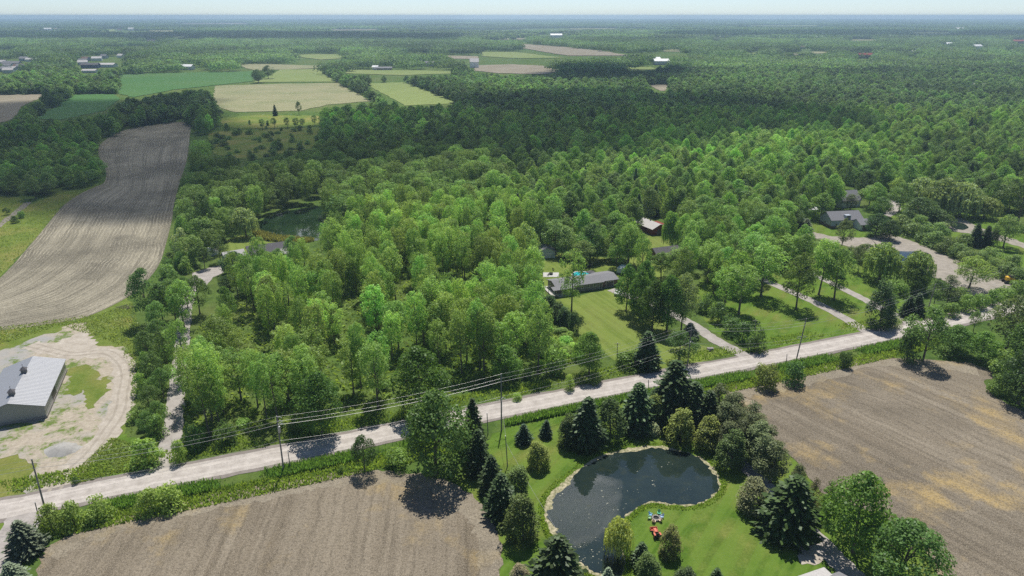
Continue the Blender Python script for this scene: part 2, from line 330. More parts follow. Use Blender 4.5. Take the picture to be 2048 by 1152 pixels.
# visible clear areas, traced on the photograph (pixels)
FA_L = [(-60, 585), (0, 556), (75, 473), (125, 413), (160, 388), (190, 374), (209, 364), (211, 338), (197, 308), (205, 285), (250, 260), (330, 247), (370, 243)]
FA_R = [(-60, 668), (60, 654), (150, 640), (200, 623), (262, 590), (300, 555), (320, 525), (332, 488), (345, 435), (348, 408), (360, 363), (375, 313), (382, 250)]
VA = {
 'fieldA': FA_L + FA_R[::-1],
 'fieldB': [(30, 1420), (72, 1151), (82, 1116), (105, 1089), (150, 1068), (225, 1039), (275, 1026), (375, 1000), (510, 976), (612, 954), (700, 943), (797, 944), (870, 955), (912, 969), (962, 1009), (987, 1049), (1002, 1089), (1003, 1420)],
 'fieldC': [(1446, 783), (1454, 771), (1499, 773), (1561, 762), (1618, 746), (1721, 718), (1751, 713), (1791, 716), (1886, 721), (1946, 726), (1998, 748), (1965, 766), (1983, 790), (2200, 905), (2300, 1190), (2300, 1420), (1900, 1420), (1880, 1190), (1878, 1152), (1850, 1095), (1770, 1035), (1680, 1000), (1640, 985), (1600, 930), (1540, 880), (1490, 830)],
 'meadow': [(-30, 389), (35, 395), (60, 410), (110, 388), (180, 372), (208, 366), (160, 388), (125, 413), (75, 473), (0, 556), (-60, 585)],
 'barnmead': [(-60, 668), (60, 654), (150, 640), (200, 623), (258, 592), (262, 620), (268, 690), (262, 760), (252, 860), (245, 890), (320, 900), (325, 935), (130, 970), (40, 1000), (-60, 1010)],
 'crop1': [(238, 150), (300, 147), (465, 144), (507, 143), (505, 163), (430, 171), (345, 180), (300, 189), (265, 195), (235, 186), (243, 172)],
 'crop2': [(150, 189), (225, 188), (240, 196), (230, 207), (207, 222), (120, 240), (70, 238), (110, 215)],
 'pale': [(430, 172), (560, 168), (680, 166), (697, 178), (742, 203), (700, 206), (655, 210), (600, 222), (470, 225), (440, 215), (428, 200)],
 'past1': [(507, 165), (540, 152), (560, 140), (635, 138), (650, 150), (675, 164)],
 'past2': [(468, 130), (512, 128), (640, 132), (635, 137), (510, 142)],
 'hay1': [(732, 167), (807, 165), (850, 180), (912, 205), (900, 208), (808, 212), (790, 200), (760, 185)],
 'hay2': [(690, 140), (800, 141), (905, 142), (900, 148), (860, 149), (800, 151), (690, 147)],
 'hay3': [(580, 109), (680, 109), (697, 117), (640, 120), (600, 115)],
 'tan1': [(1040, 88), (1125, 94), (1200, 102), (1262, 112), (1245, 112), (1137, 112), (1090, 105), (1042, 96)],
 'tan2': [(950, 131), (1024, 129), (1085, 132), (1125, 142), (1085, 149), (1000, 147), (950, 142)],
 'tan3': [(895, 112), (955, 113), (957, 119), (900, 118)],
 'hay4': [(965, 104), (1024, 104), (1085, 111), (1130, 116), (1080, 117), (1024, 117), (965, 113)],
 'hay5': [(1250, 134), (1300, 134), (1312, 139), (1262, 140)],
 'tan4': [(1295, 170), (1334, 170), (1330, 183), (1318, 182)],
 'tan5': [(-20, 190), (95, 189), (45, 213), (22, 240), (-20, 252)],
 'scrub1': [(440, 236), (520, 230), (640, 232), (640, 250), (560, 256), (480, 258), (445, 252)],
 'scrubopen': [(415, 268), (440, 262), (560, 258), (638, 255), (625, 298), (560, 308), (500, 322), (430, 308)],
 'ranchlawn': [(1116, 596), (1160, 592), (1236, 580), (1240, 620), (1262, 640), (1280, 658), (1266, 690), (1262, 720), (1215, 708), (1180, 670), (1150, 655)],
 'backyard': [(1086, 523), (1118, 516), (1124, 545), (1112, 572), (1088, 560)],
 'backyard2': [(1168, 535), (1205, 530), (1238, 552), (1234, 560), (1220, 548), (1170, 560)],
 'ranchhouse': [(1100, 588), (1100, 565), (1120, 560), (1215, 545), (1232, 555), (1232, 578), (1115, 592)],
 'eastlawn1': [(1405, 600), (1420, 585), (1432, 600), (1420, 612)],
 'eastlawn2': [(1505, 640), (1560, 625), (1640, 632), (1700, 655), (1710, 668), (1600, 690), (1510, 690), (1525, 660)],
 'eastlawn3': [(1650, 600), (1700, 600), (1725, 625), (1725, 650), (1745, 656)],
 'eastlawn4': [(1705, 565), (1745, 568), (1735, 590), (1715, 590)],
 'pondlot': [(930, 985), (985, 870), (1040, 850), (1250, 800), (1290, 800), (1290, 860), (1330, 880), (1430, 890), (1480, 925), (1640, 1085), (1690, 1170), (1010, 1170), (1003, 1090)],
 'water2': [(524, 462), (530, 442), (560, 430), (600, 422), (655, 419), (640, 440), (622, 462), (600, 472), (560, 468)],
 'house2': [(497, 500), (500, 491), (574, 485), (572, 492), (548, 499), (530, 496), (515, 499)],
 'yard2': [(455, 490), (475, 478), (500, 480), (530, 484), (495, 492), (495, 503), (460, 500)],
 'drive2': [(385, 548), (430, 533), (448, 532), (430, 552), (420, 575), (408, 560), (390, 556)],
 'drive1': [(318, 945), (330, 900), (340, 830), (350, 790), (364, 790), (360, 830), (348, 900), (346, 940)],
 'road': [(-20, 1000), (512, 900), (815, 838), (815, 860), (512, 945), (-20, 1045)],
 'road2': [(975, 803), (1310, 738), (1310, 775), (1200, 790), (975, 835)],
 'road3': [(1388, 722), (1790, 645), (1790, 680), (1400, 762)],
 'roadR': [(1868, 640), (1975, 618), (1985, 628), (1880, 658)],
 'lot': [(1623, 466), (1665, 475), (1740, 478), (1800, 475), (1850, 495), (1890, 512), (1960, 540), (2060, 570), (2060, 580), (1985, 575), (1920, 560), (1865, 560), (1860, 520), (1800, 500), (1745, 490), (1700, 505), (1640, 480)],
 'house6': [(1660, 458), (1660, 436), (1700, 432), (1736, 462), (1734, 470), (1700, 470)],
 'house7': [(1684, 400), (1690, 385), (1716, 383), (1720, 396), (1700, 402)],
 'lawn6': [(1610, 435), (1625, 425), (1650, 440), (1658, 455), (1630, 462), (1608, 455)],
 'drive8': [(1772, 424), (1784, 412), (1776, 395), (1784, 396), (1796, 410), (1785, 428), (1770, 430)],
 'ranchdrive': [(1392, 655), (1410, 655), (1500, 708), (1455, 708)],
 'drive3': [(1540, 572), (1560, 572), (1745, 662), (1720, 665)],
 'drive4': [(1690, 580), (1702, 580), (1745, 606), (1735, 608)],
 'shed': [(1083, 518), (1083, 493), (1095, 490), (1110, 500), (1110, 515)],
 'redbarn': [(1282, 450), (1310, 443), (1335, 458), (1328, 470), (1308, 472), (1295, 460)],
 'redlawn': [(1305, 480), (1330, 478), (1348, 490), (1325, 500), (1318, 512), (1304, 520), (1302, 500)],
 'glade1': [(470, 640), (515, 628), (545, 652), (500, 670)], 'glade2': [(572, 640), (602, 632), (612, 652), (582, 660)], 'glade3': [(690, 605), (722, 602), (724, 628), (700, 632)], 'glade4': [(790, 560), (815, 552), (822, 572), (800, 580)], 'glade5': [(655, 740), (668, 700), (680, 705), (674, 745)],
 'clearing0': [(182, 60), (228, 59), (232, 64), (188, 64)],
 'clearing1': [(90, 56), (130, 55), (134, 58), (96, 59)],
 'clearing2': [(248, 70), (282, 69), (285, 73), (253, 73)],
 'clearing3': [(340, 72), (390, 71), (395, 76), (347, 77)],
 'clearing4': [(285, 80), (315, 79), (318, 83), (289, 83)],
 'clearing5': [(295, 62), (365, 61), (372, 64), (305, 64)],
 'clearing6': [(45, 64), (75, 63), (78, 66), (49, 66)],
 'clearing7': [(970, 78), (1050, 77), (1058, 80), (982, 80)],
 'clearing8': [(1323, 100), (1357, 99), (1360, 104), (1328, 104)],
 'clearing9': [(1487, 106), (1513, 105), (1515, 109), (1490, 109)],
 'clearing10': [(1547, 108), (1593, 107), (1597, 111), (1553, 111)],
 'clearing11': [(1620, 104), (1660, 103), (1664, 107), (1626, 108)],
 'clearing12': [(1805, 66), (1895, 65), (1904, 68), (1818, 68)],
 'clearing13': [(640, 60), (760, 59), (772, 61), (658, 62)],
 'clearing14': [(1135, 58), (1225, 57), (1234, 59), (1148, 60)],
 'clearing15': [(1480, 52), (1640, 51), (1656, 53), (1504, 53)],
 'clearing16': [(340, 48), (500, 47), (516, 49), (364, 49)],
 'clearing17': [(1690, 80), (1750, 79), (1756, 82), (1699, 82)],
 'clearing18': [(1430, 72), (1490, 71), (1496, 74), (1439, 74)],
 'verge': [(390, 905), (560, 870), (810, 820), (812, 836), (512, 898), (395, 925)],
 'verge2': [(980, 780), (1140, 740), (1140, 765), (980, 800)],
}
def far_z(y): return .03 + max(0, y - 250) * .0006
def region(name, key, mat, z=.03, smooth=0, amp=.4, step=3.0, label=None):
    pts = [G(*p) for p in VA[key]]; ym = sum(p[1] for p in pts) / len(pts)
    return sheet(name, pts, z if ym < 320 else far_z(ym), mat, smooth, amp if ym < 320 else ym * .002, step if ym < 320 else ym * .012, label, True)
# the long tracked field, with its rows following its curve
def row_field(name, L, R, z, mat, label):
    def res(P, n):
        P = [Vector(p) for p in P]; D = [0]
        for i in range(1, len(P)): D.append(D[-1] + (P[i] - P[i - 1]).length)
        out = []
        for k in range(n):
            t = D[-1] * k / (n - 1); i = max(j for j in range(len(D)) if D[j] <= t + 1e-9); i = min(i, len(P) - 2)
            f = (t - D[i]) / max(1e-9, D[i + 1] - D[i]); out.append(P[i] + (P[i + 1] - P[i]) * f)
        return out
    n, m = 120, 16
    L = res(spline(L, 6), n); R = res(spline(R, 6), n); vs = []; fs = []; uv = []
    v = 0
    for i in range(n):
        if i: v += ((L[i] + R[i]) / 2 - (L[i - 1] + R[i - 1]) / 2).length
        for j in range(m):
            f = j / (m - 1); p = L[i] + (R[i] - L[i]) * f; vs.append((p.x, p.y, z)); uv.append((f * 62, v))
    for i in range(n - 1):
        for j in range(m - 1): fs.append((i * m + j, i * m + j + 1, (i + 1) * m + j + 1, (i + 1) * m + j))
    me = bpy.data.meshes.new(name); me.from_pydata(vs, [], fs); me.update()
    ul = me.uv_layers.new(name='UVMap')
    for lp in me.loops: ul.data[lp.index].uv = uv[lp.vertex_index]
    bm = bmesh.new(); bm.from_mesh(me)
    for f in bm.faces:
        if f.normal.z < 0: f.normal_flip()
    bm.to_mesh(me); bm.free()
    return tag(link(name, me, mat), label, kind='structure')
row_field('grey_tracked_field', [G(*p) for p in FA_L], [G(*p) for p in FA_R], .05, M['soilA'], 'long grey bare field with pale curving tractor tracks')
region('front_ploughed_field', 'fieldB', M['soilB'], .03, 0, .35, 1.0, 'brown ploughed field in front of the road')
region('east_ploughed_field', 'fieldC', M['soilC'], .03, 0, .4, 1.2, 'brown striped ploughed field beside the pine row')
ribbon('field_headland', [G(*p) for p in [(100, 1112), (150, 1082), (225, 1053), (300, 1030), (375, 1014), (510, 990), (612, 968), (700, 957), (797, 958), (880, 975), (935, 1010), (962, 1050), (978, 1092), (982, 1165)]], (4.5, 3.5), .04, M['headland'], .7, 'paler turned headland round the front field', 8, 5)
ribbon('field_headland', [G(*p) for p in [(1500, 812), (1470, 792), (1500, 783), (1570, 771), (1630, 755), (1730, 727), (1800, 726), (1890, 732), (1955, 742)]], (3.5, 5), .04, M['headland'], .8, 'pale turned headland along the far edge of the east field', 8, 6)
region('meadow', 'meadow', M['meadow'], .02, 0, .8, 3, 'yellow green meadow left of the long field')
region('barn_meadow', 'barnmead', M['meadow'], .015, 0, .8, 3, 'weedy meadow round the metal barn')
for nm, key, mt, lb in [('green_crop_field', 'crop1', 'crop', 'bright green crop field below the far wood'), ('green_crop_field', 'crop2', 'crop', 'smaller darker green crop field by the hedgerow'),
    ('pale_stubble_field', 'pale', 'pale', 'pale stubble field with faint green streaks'), ('pasture', 'past1', 'hay', 'pale pasture behind the stubble field'), ('pasture', 'past2', 'pale', 'thin tan pasture strip before the far wood'),
    ('hay_field', 'hay1', 'hay', 'bright yellow green hay field between tree lines'), ('hay_field', 'hay2', 'hay', 'thin yellow hay field before the white roofed farm'), ('hay_field', 'hay3', 'hay', 'small pale hay field under a dark wood'),
    ('tan_field', 'tan1', 'tan', 'long tan bare field far to the right'), ('tan_field', 'tan2', 'tan', 'tan field right of the white barn'), ('tan_field', 'tan3', 'tan', 'small tan field behind the tree belt'), ('hay_field', 'hay4', 'hay', 'green hay field beside the long tan field'),
    ('hay_field', 'hay5', 'hay', 'tiny pale clearing in the far wood'), ('tan_field', 'tan4', 'tan', 'small bare clearing inside the shaded wood'), ('tan_field', 'tan5', 'tan', 'tan bare field at the left edge'), ('scrub_meadow', 'scrubopen', 'meadow', 'rough scrub meadow below the pale stubble field'), ('scrub_meadow', 'scrub1', 'meadow', 'green scrub meadow with a row of slender trees')]:
    region(nm, key, M[mt], label=lb)
for k in range(19): region('clearing', 'clearing%d' % k, M[('hay', 'tan', 'pale')[k % 3]], label='small far clearing in the hazy wood')
sheet('lawn', [(1108, 596), (1160, 592), (1240, 572), (1250, 530), (1300, 470), (1345, 480), (1330, 540), (1300, 600), (1345, 672), (1460, 706), (1380, 730), (1290, 748), (1215, 712), (1150, 660)], .02, M['ranch'], 0, .5, 2, 'mown ranch house lawn')
sheet('lawn', [(1085, 575), (1085, 515), (1130, 505), (1240, 520), (1240, 560)], .018, M['ranch'], 0, .5, 2, 'lawn behind the ranch house')
sheet('lawn', [(1400, 560), (1500, 530), (1680, 500), (1800, 575), (1850, 620), (1790, 646), (1600, 692), (1500, 702), (1420, 660), (1390, 600)], .0225, M['lawn'], 0, .5, 2, 'bright lawns between the eastern driveways')
sheet('lawn', [(1600, 470), (1600, 430), (1630, 420), (1670, 440), (1740, 470), (1700, 490)], .025, M['lawn'], 0, .5, 2, 'lawn beside the grey roofed house')
sheet('lawn', [(1760, 440), (1800, 400), (1990, 400), (2060, 470), (2060, 540), (1960, 500), (1820, 450)], .0275, M['lawn'], 0, .5, 2, 'grassy ground under the eastern willows')
sheet('lawn', [(440, 510), (455, 480), (480, 470), (540, 480), (600, 478), (575, 500), (500, 520)], .02, M['ranch'], 0, .5, 2, 'lawn beside the far pond')
sheet('lawn', [(912, 969), (985, 868), (1040, 848), (1250, 800), (1440, 760), (1452, 785), (1490, 830), (1540, 880), (1600, 930), (1640, 985), (1770, 1035), (1850, 1095), (1890, 1200), (1003, 1200), (1002, 1089), (987, 1049), (962, 1009)], .02, M['lawn'], 0, .3, 1.5, 'mown lawn round the near pond')
# road and drives
M['track'] = m_gravel('worn_gravel', (.375, .34, .305), (.5, .458, .412))
ROAD = [(-140, 80), (-112, 89.2)] + [G(*p) for p in [(0, 1020), (256, 969), (512, 920), (768, 868), (1024, 816), (1280, 765), (1536, 716), (1800, 663), (1988, 622)]] + [(188, 203), (240, 228)]
ribbon('road_shoulder', ROAD, 7.6, .06, M['verge'], .35, 'dusty shoulder of the gravel road')
ribbon('road', ROAD, 5.6, .075, M['road'], .12, 'pale gravel road crossing the picture')
for off in (-1.35, 1.35):
    rd = spline(ROAD, 3); q = []
    for i, p in enumerate(rd):
        a = Vector(rd[max(0, i - 1)]); b = Vector(rd[min(len(rd) - 1, i + 1)]); d = (b - a).normalized(); q.append((p[0] - d.y * off, p[1] + d.x * off))
    ribbon('wheel_tracks', q, .85, .085, M['track'], .22, 'pale worn wheel path of the gravel road', 3)
ribbon('driveway', [G(*p) for p in [(325, 952), (335, 905), (346, 850), (353, 795), (358, 750), (364, 700), (368, 655), (374, 605), (392, 560), (420, 545), (442, 540)]], (4.0, 3.2), .07, M['drive'], .3, 'gravel driveway beside the cottonwood stand')
sheet('gravel_court', [(385, 556), (385, 546), (430, 533), (450, 530), (446, 545), (425, 555), (415, 572), (405, 560)], .065, M['drive'], 0, .4, 2, 'gravel court before the hidden house')
ribbon('driveway', [G(*p) for p in [(1490, 712), (1430, 680), (1385, 650), (1340, 625), (1290, 603), (1245, 588), (1222, 579)]], (3.8, 3.2), .07, M['drive'], .2, 'ranch house driveway')
ribbon('driveway', [G(*p) for p in [(1742, 668), (1640, 610), (1545, 568), (1480, 540), (1425, 512), (1410, 500)]], (3.6, 2.8), .07, M['drive'], .2, 'middle eastern driveway')
ribbon('driveway', [G(*p) for p in [(1825, 650), (1740, 605), (1690, 580), (1620, 545)]], (3.4, 2.8), .07, M['drive'], .2, 'eastern driveway past the dark cedar')
sheet('gravel_lot', [(1612, 470), (1625, 464), (1665, 473), (1740, 476), (1770, 466), (1800, 474), (1850, 493), (1890, 510), (1960, 538), (2070, 566), (2070, 582), (1990, 576), (2010, 600), (1940, 590), (1880, 558), (1790, 535), (1730, 500), (1690, 492), (1640, 479)], .06, M['lot'], 0, .5, 2, 'pale gravel lot beside the grey roofed house')
ribbon('driveway', [G(*p) for p in [(1770, 432), (1790, 418), (1786, 404), (1770, 396), (1740, 392)]], 4.5, .07, M['drive'], .2, 'curving driveway to the far grey house')
ribbon('driveway', [G(*p) for p in [(1462, 905), (1500, 943), (1545, 985), (1600, 1045), (1650, 1095), (1710, 1160), (1760, 1230)]], (2.6, 4.2), .07, M['drive'], .25, 'gravel drive along the pine row')
sheet('gravel_patch', [(1588, 1090), (1600, 1082), (1645, 1092), (1652, 1118), (1640, 1130), (1605, 1130)], .068, M['sand'], 0, .3, .8, 'pale gravel parking patch by the lawn')
ribbon('side_road', [G(*p) for p in [(60, 1022), (38, 1060), (18, 1110), (-5, 1165), (-20, 1200)]], (6.5, 3.4), .066, M['drive'], .2, 'narrow gravel lane at the corner')
sheet('lawn', [(-40, 1045), (15, 1036), (24, 1052), (22, 1080), (-10, 1152), (-40, 1180)], .03, M['lawn'], 0, .3, 1, 'grass corner beside the lane')
ribbon('meadow_track', [G(*p) for p in [(-30, 470), (20, 435), (55, 405)]], 3, .05, M['verge'], .4, 'brown track across the meadow')
# barn yard: patchy pale dirt and a sandy loop
t = NT('patchy_yard'); p = t.pos(); f = t.noise(p, .16, 6, .72); f2 = t.noise(p, 1.1, 4, .7); f3 = t.noise(p, .05, 3)
c = t.mix(t.ramp(f2, .35, .7), (.27, .232, .175), (.41, .36, .29)); c = t.mix(t.ramp(f3, .5, .62), c, (.27, .265, .25))
g = t.mix(t.ramp(f2, .3, .7), (.06, .11, .02), (.15, .19, .05))
M['yard'] = t.bsdf(t.mix(t.ramp(t.math('ADD', t.math('MULTIPLY', f, .75), t.math('MULTIPLY', f2, .25)), 5.02e-1, .575), c, g), 1, .05, bump=f2)
sheet('dirt_yard', [(-60, 715), (40, 690), (120, 660), (150, 645), (175, 650), (190, 690), (255, 695), (264, 740), (258, 800), (240, 850), (205, 890), (160, 930), (135, 975), (60, 990), (70, 930), (-20, 900), (-60, 880)], .04, M['yard'], 0, 1.2, 1.5, 'patchy pale dirt yard round the barn')
ribbon('sandy_track', [G(*p) for p in [(60, 690), (140, 708), (205, 704), (242, 722), (250, 770), (238, 820), (205, 880), (150, 935), (105, 985), (90, 1000)]], (4.5, 5.5), .055, M['sand'], .6, 'sandy loop track round the barn yard')
LOOP = spline([G(*p) for p in [(60, 690), (140, 708), (205, 704), (242, 722), (250, 770), (238, 820), (205, 880), (150, 935), (105, 985), (90, 1000)]], 5)
for off in (-.9, .9):
    q = []
    for i, p in enumerate(LOOP):
        a = Vector(LOOP[max(0, i - 1)]); b = Vector(LOOP[min(len(LOOP) - 1, i + 1)]); d = (b - a).normalized(); q.append((p[0] - d.y * off + .3 * math.sin(i * .8), p[1] + d.x * off))
    ribbon('wheel_rut', q, .5, .062, M['rut'], .1, 'darker wheel rut in the sandy loop track', 2)
sheet('sand_patch', [(100, 690), (170, 660), (200, 695), (245, 698), (250, 735), (200, 715), (135, 720)], .05, M['sand'], 0, 1.0, 1.2, 'bare sandy patch behind the barn')
sheet('weed_patch', [(142, 735), (180, 730), (200, 760), (218, 752), (216, 785), (190, 815), (172, 820), (168, 780), (150, 790), (128, 790)], .058, M['meadow'], 0, .8, 1.0, 'green weedy patch inside the loop track')
sheet('weed_patch', [(250, 870), (330, 905), (322, 930), (235, 957), (140, 972), (148, 945), (200, 905), (225, 875)], .048, M['lawn'], 0, .6, 1.2, 'bright grass corner beside the barn drive')
# near pond
POND = [(265, 610), (290, 520), (370, 430), (480, 340), (600, 250), (720, 185), (900, 135), (1050, 112), (1200, 112), (1350, 150), (1500, 200), (1600, 270), (1650, 350), (1668, 420), (1640, 490), (1560, 550), (1450, 590), (1300, 590), (1180, 575), (1080, 575), (1000, 610), (930, 670), (880, 720), (850, 800), (870, 900), (900, 980), (908, 1060), (890, 1130), (860, 1190), (740, 1200), (640, 1140), (540, 1080), (460, 1010), (420, 930), (340, 850), (300, 790), (270, 700)]
POND = [(1024 + x / 4, 864 + y / 4) for x, y in POND]
VA['pond'] = POND
pw = spline([G(*p) for p in POND], 5, True)
t = NT('algae_bank'); p = t.pos(); f = t.noise(p, 1.6, 5, .75)
M['algae'] = t.bsdf(t.mix(t.ramp(f, .42, .6), (.16, .16, .08), (.42, .37, .25)), .9, .1, bump=f)
cx = sum(q[0] for q in pw) / len(pw); cy = sum(q[1] for q in pw) / len(pw)
sheet('pond_bank', pw, .035, M['algae'], 0, .3, .6, 'pale algae rim round the near pond', True)
ins = []
for i, q in enumerate(pw):
    a = Vector(pw[i - 1]); b = Vector(pw[(i + 1) % len(pw)]); nn = Vector((-(b - a).y, (b - a).x)).normalized()
    k = i / len(pw) * len(POND); wdt = (.95 if (k < 12 or k > 28) else .3) * (.85 + .4 * math.sin(i * .23) + .3 * math.sin(i * .61 + 1) + .15 * math.sin(i * 1.7)) + .06
    s = 1 if inside([q[0] + nn.x * .3], [q[1] + nn.y * .3], pw)[0] else -1
    ins.append((q[0] + nn.x * wdt * s, q[1] + nn.y * wdt * s))
t = NT('pond_water'); p = t.pos(); f = t.noise(p, 1.4, 3); d = t.noise(p, .12, 5, .7); d2 = t.noise(p, .5, 5, .75)
colr = t.mix(t.ramp(d, .35, .65), (.011, .02, .018), (.019, .03, .024)); colr = t.mix(t.math('MULTIPLY', t.ramp(d2, .54, .66), .45), colr, (.035, .042, .02))
M['water'] = t.bsdf(colr, .02, .6, bump=f, bstr=.06, bdist=.02)
sheet('pond_water', ins, .05, M['water'], 0, .28, .5, 'dark still water of the near pond', True)
M['greenwater'] = m_flat('green_pond_water', (.012, .028, .012), .03, .5, var=.4, scale=.1)
sheet('pond_water', spline([G(*p) for p in [(505, 468), (522, 442), (560, 426), (600, 418), (665, 412), (700, 430), (670, 470), (620, 482), (560, 474)]], 5, True), .045, M['greenwater'], 0, .2, 2, 'dark green far pond among the cottonwoods', True)
sheet('puddle', [(1772, 510), (1800, 503), (1850, 505), (1865, 515), (1850, 528), (1800, 540), (1780, 530)], .08, M['water'], 4, .3, 2, 'shallow puddle behind the willows in the gravel lot')
sheet('puddle', [(1900, 449), (1920, 446), (1935, 452), (1930, 460), (1908, 457)], .08, M['water'], 4, .3, 2, 'small pool near the far willows')
sheet('bare_bank', [(1880, 440), (1920, 436), (1960, 455), (2060, 490), (2060, 500), (1960, 470), (1900, 462)], .06, M['lot'], 0, .5, 2, 'bare sandy bank by the small pool')

# ------------------------------------------------------------------ buildings
def gable_parts(root, L, W, h, rise, wm, rm, ov=.4, x0=0, y0=0, z0=0, names=('wall', 'roof'), th=.14, base=None, bh=1.0):
    b = MB(); X0, X1, Y0, Y1 = x0, x0 + L, y0, y0 + W; ym = (Y0 + Y1) / 2
    vs = [(X0, Y0, z0), (X0, Y1, z0), (X0, Y1, z0 + h), (X0, ym, z0 + h + rise), (X0, Y0, z0 + h), (X1, Y0, z0), (X1, Y1, z0), (X1, Y1, z0 + h), (X1, ym, z0 + h + rise), (X1, Y0, z0 + h)]
    b.add(vs, [(0, 1, 2, 3, 4), (9, 8, 7, 6, 5), (0, 4, 9, 5), (1, 6, 7, 2), (2, 7, 8, 3), (4, 3, 8, 9)])
    wl = b.build(names[0], wm, root)
    if base:
        k = MB(); k.box(((X0 + X1) / 2, (Y0 + Y1) / 2, z0 + bh / 2), (L + .06, W + .06, bh)); k.build('brick_base', base, root)
    sl = rise / (W / 2); r = MB(); e = .02
    for s in (-1, 1):
        yo = ym + s * (W / 2 + ov); zo = z0 + h - sl * ov + e; zr = z0 + h + rise + e
        v = [(X0 - ov, ym, zr), (X1 + ov, ym, zr), (X1 + ov, yo, zo), (X0 - ov, yo, zo)]
        r.add(v + [(a, c, d + th) for a, c, d in v], [(0, 1, 2, 3), (4, 7, 6, 5), (0, 4, 5, 1), (1, 5, 6, 2), (2, 6, 7, 3), (3, 7, 4, 0)])
    rf = r.build(names[1], rm, root)
    return wl, rf
def opening(root, x, y, z, w, h, face, kind='window', mat=None, pane=None):
    # face: 'y-' front, 'y+', 'x-', 'x+'; frame stands proud of the wall, pane inside the frame
    d = {'y-': (0, -1), 'y+': (0, 1), 'x-': (-1, 0), 'x+': (1, 0)}[face]
    size = lambda a, dep: (a, dep, ) if d[0] == 0 else (dep, a)
    f = MB(); t = .1; ax = (1, 0) if d[0] == 0 else (0, 1)
    for sx in (-1, 1):
        f.box((x + ax[0] * sx * (w / 2 - t / 2) + d[0] * .03, y + ax[1] * sx * (w / 2 - t / 2) + d[1] * .03, z + h / 2), (*size(t, .08), h))
    for sz in (t / 2, h - t / 2):
        f.box((x + d[0] * .03, y + d[1] * .03, z + sz), (*size(w - 2 * t, .08), t))
    fr = f.build(kind, mat or M['white'], root)
    p = MB(); p.box((x + d[0] * .015, y + d[1] * .015, z + h / 2), (*size(w - 2 * t, .04), h - 2 * t)); p.build('pane' if kind == 'window' else 'panel', pane or M['glass'], fr)
    return fr
def seam_roof_mat(name, col):
    t = NT(name); g = t.n('ShaderNodeTexCoord'); m = t.n('ShaderNodeMapping'); t.t.links.new(g.outputs['Object'], m.inputs['Vector'])
    s = t.n('ShaderNodeSeparateXYZ'); t.t.links.new(m.outputs[0], s.inputs[0])
    x = t.math('FRACT', t.math('MULTIPLY', s.outputs['X'], 1.6)); rib = t.ramp(t.math('ABSOLUTE', t.math('SUBTRACT', x, .5)), .36, .48)
    n = t.noise(t.pos(), .4, 4)
    c = t.mix(t.math('MULTIPLY', rib, .28), t.mix(n, tuple(k * .88 for k in col), col), tuple(k * .5 for k in col))
    return t.bsdf(c, .42, .45, .12, bump=rib, bstr=.6, bdist=.05)
M['barnroof'] = seam_roof_mat('ribbed_metal_roof', (.265, .27, .285))
M['barnwall'] = seam_roof_mat('ribbed_metal_wall', (.33, .33, .31))
A = G(94.5, 836)
root = empty('metal_barn', (A[0], A[1], .05), math.radians(111.8), 'long grey metal barn with two roof cupolas on the dirt yard', 'barn')
gable_parts(root, 22.3, 12.0, 3.0, 1.9, M['barnwall'], M['barnroof'], .35)
opening(root, 8.6, 0, .02, 3.6, 2.6, 'y-', 'sliding_door', M['greysiding'], M['door'])
b = MB(); b.box((11.15, -.06, .3), (22.4, .1, .5)); b.box((-.06, 6, .3), (.1, 12.1, .5)); b.build('skirt_board', M['greysiding'], root)
for x in (3.6, 14.2):
    b = MB(); b.box((x, 6, 5.35), (1.0, 1.0, .95)); c = b.build('cupola', M['greysiding'], root)
    b = MB(); b.add([(x - .7, 5.3, 5.84), (x + .7, 5.3, 5.84), (x + .7, 6.7, 5.84), (x - .7, 6.7, 5.84), (x, 6, 6.5)], [(0, 1, 2, 3), (0, 4, 1), (1, 4, 2), (2, 4, 3), (3, 4, 0)]); b.build('cupola_roof', M['darkshingle'], c)
    b = MB(); b.tube([(x, 6, 6.4), (x, 6, 7.1)], .03, 6); b.tube([(x - .3, 6, 6.95), (x + .3, 6, 6.95)], .03, 6); b.build('weather_vane', M['black'], c)

a = G(1113.6, 590.4); b2 = G(1228.7, 574.3); ang = math.atan2(b2[1] - a[1], b2[0] - a[0])
root = empty('ranch_house', (a[0], a[1], .03), ang, 'low grey ranch house with long roof and white corner porch', 'house')
gable_parts(root, 15.6, 7.2, 2.4, .95, M['greysiding'], M['shingle'], .45)
gable_parts(root, 5.6, 7.4, 2.35, .8, M['brick'], M['shingle'], .35, 15.62, .5, 0, ('garage_wall', 'garage_roof'))
for x in (3.0, 8.6, 10.6, 12.8): opening(root, x, 0, .95, .9, 1.25, 'y-')
opening(root, 15.0, 0, .1, .95, 2.05, 'y-', 'door', M['white'], M['door'])
opening(root, 18.4, .5, .05, 2.7, 2.0, 'y-', 'garage_door', M['white'], M['door'])
for y in (2.0, 5.5): opening(root, 0, y, .9, 1.0, 1.2, 'x-')
b = MB(); b.box((2.4, -.95, .12), (5.2, 1.8, .2)); b.box((-.95, 3.4, .12), (1.8, 8.6, .2)); b.build('porch_deck', M['tanshingle'], root)
b = MB()
for x, y in ((-1.7, -1.75), (1, -1.75), (4.8, -1.75), (-1.7, 2.5), (-1.7, 6.6)): b.box((x, y, 1.25), (.14, .14, 2.1))
b.box((1.5, -1.75, 1.0), (6.4, .06, .08)); b.box((-1.7, 2.4, 1.0), (.06, 8.2, .08)); b.build('porch_railing', M['white'], root)
b = MB(); v = [(-2.0, -2.0, 2.34), (5.2, -2.0, 2.34), (5.2, .2, 2.72), (-2.0, .2, 2.72)]
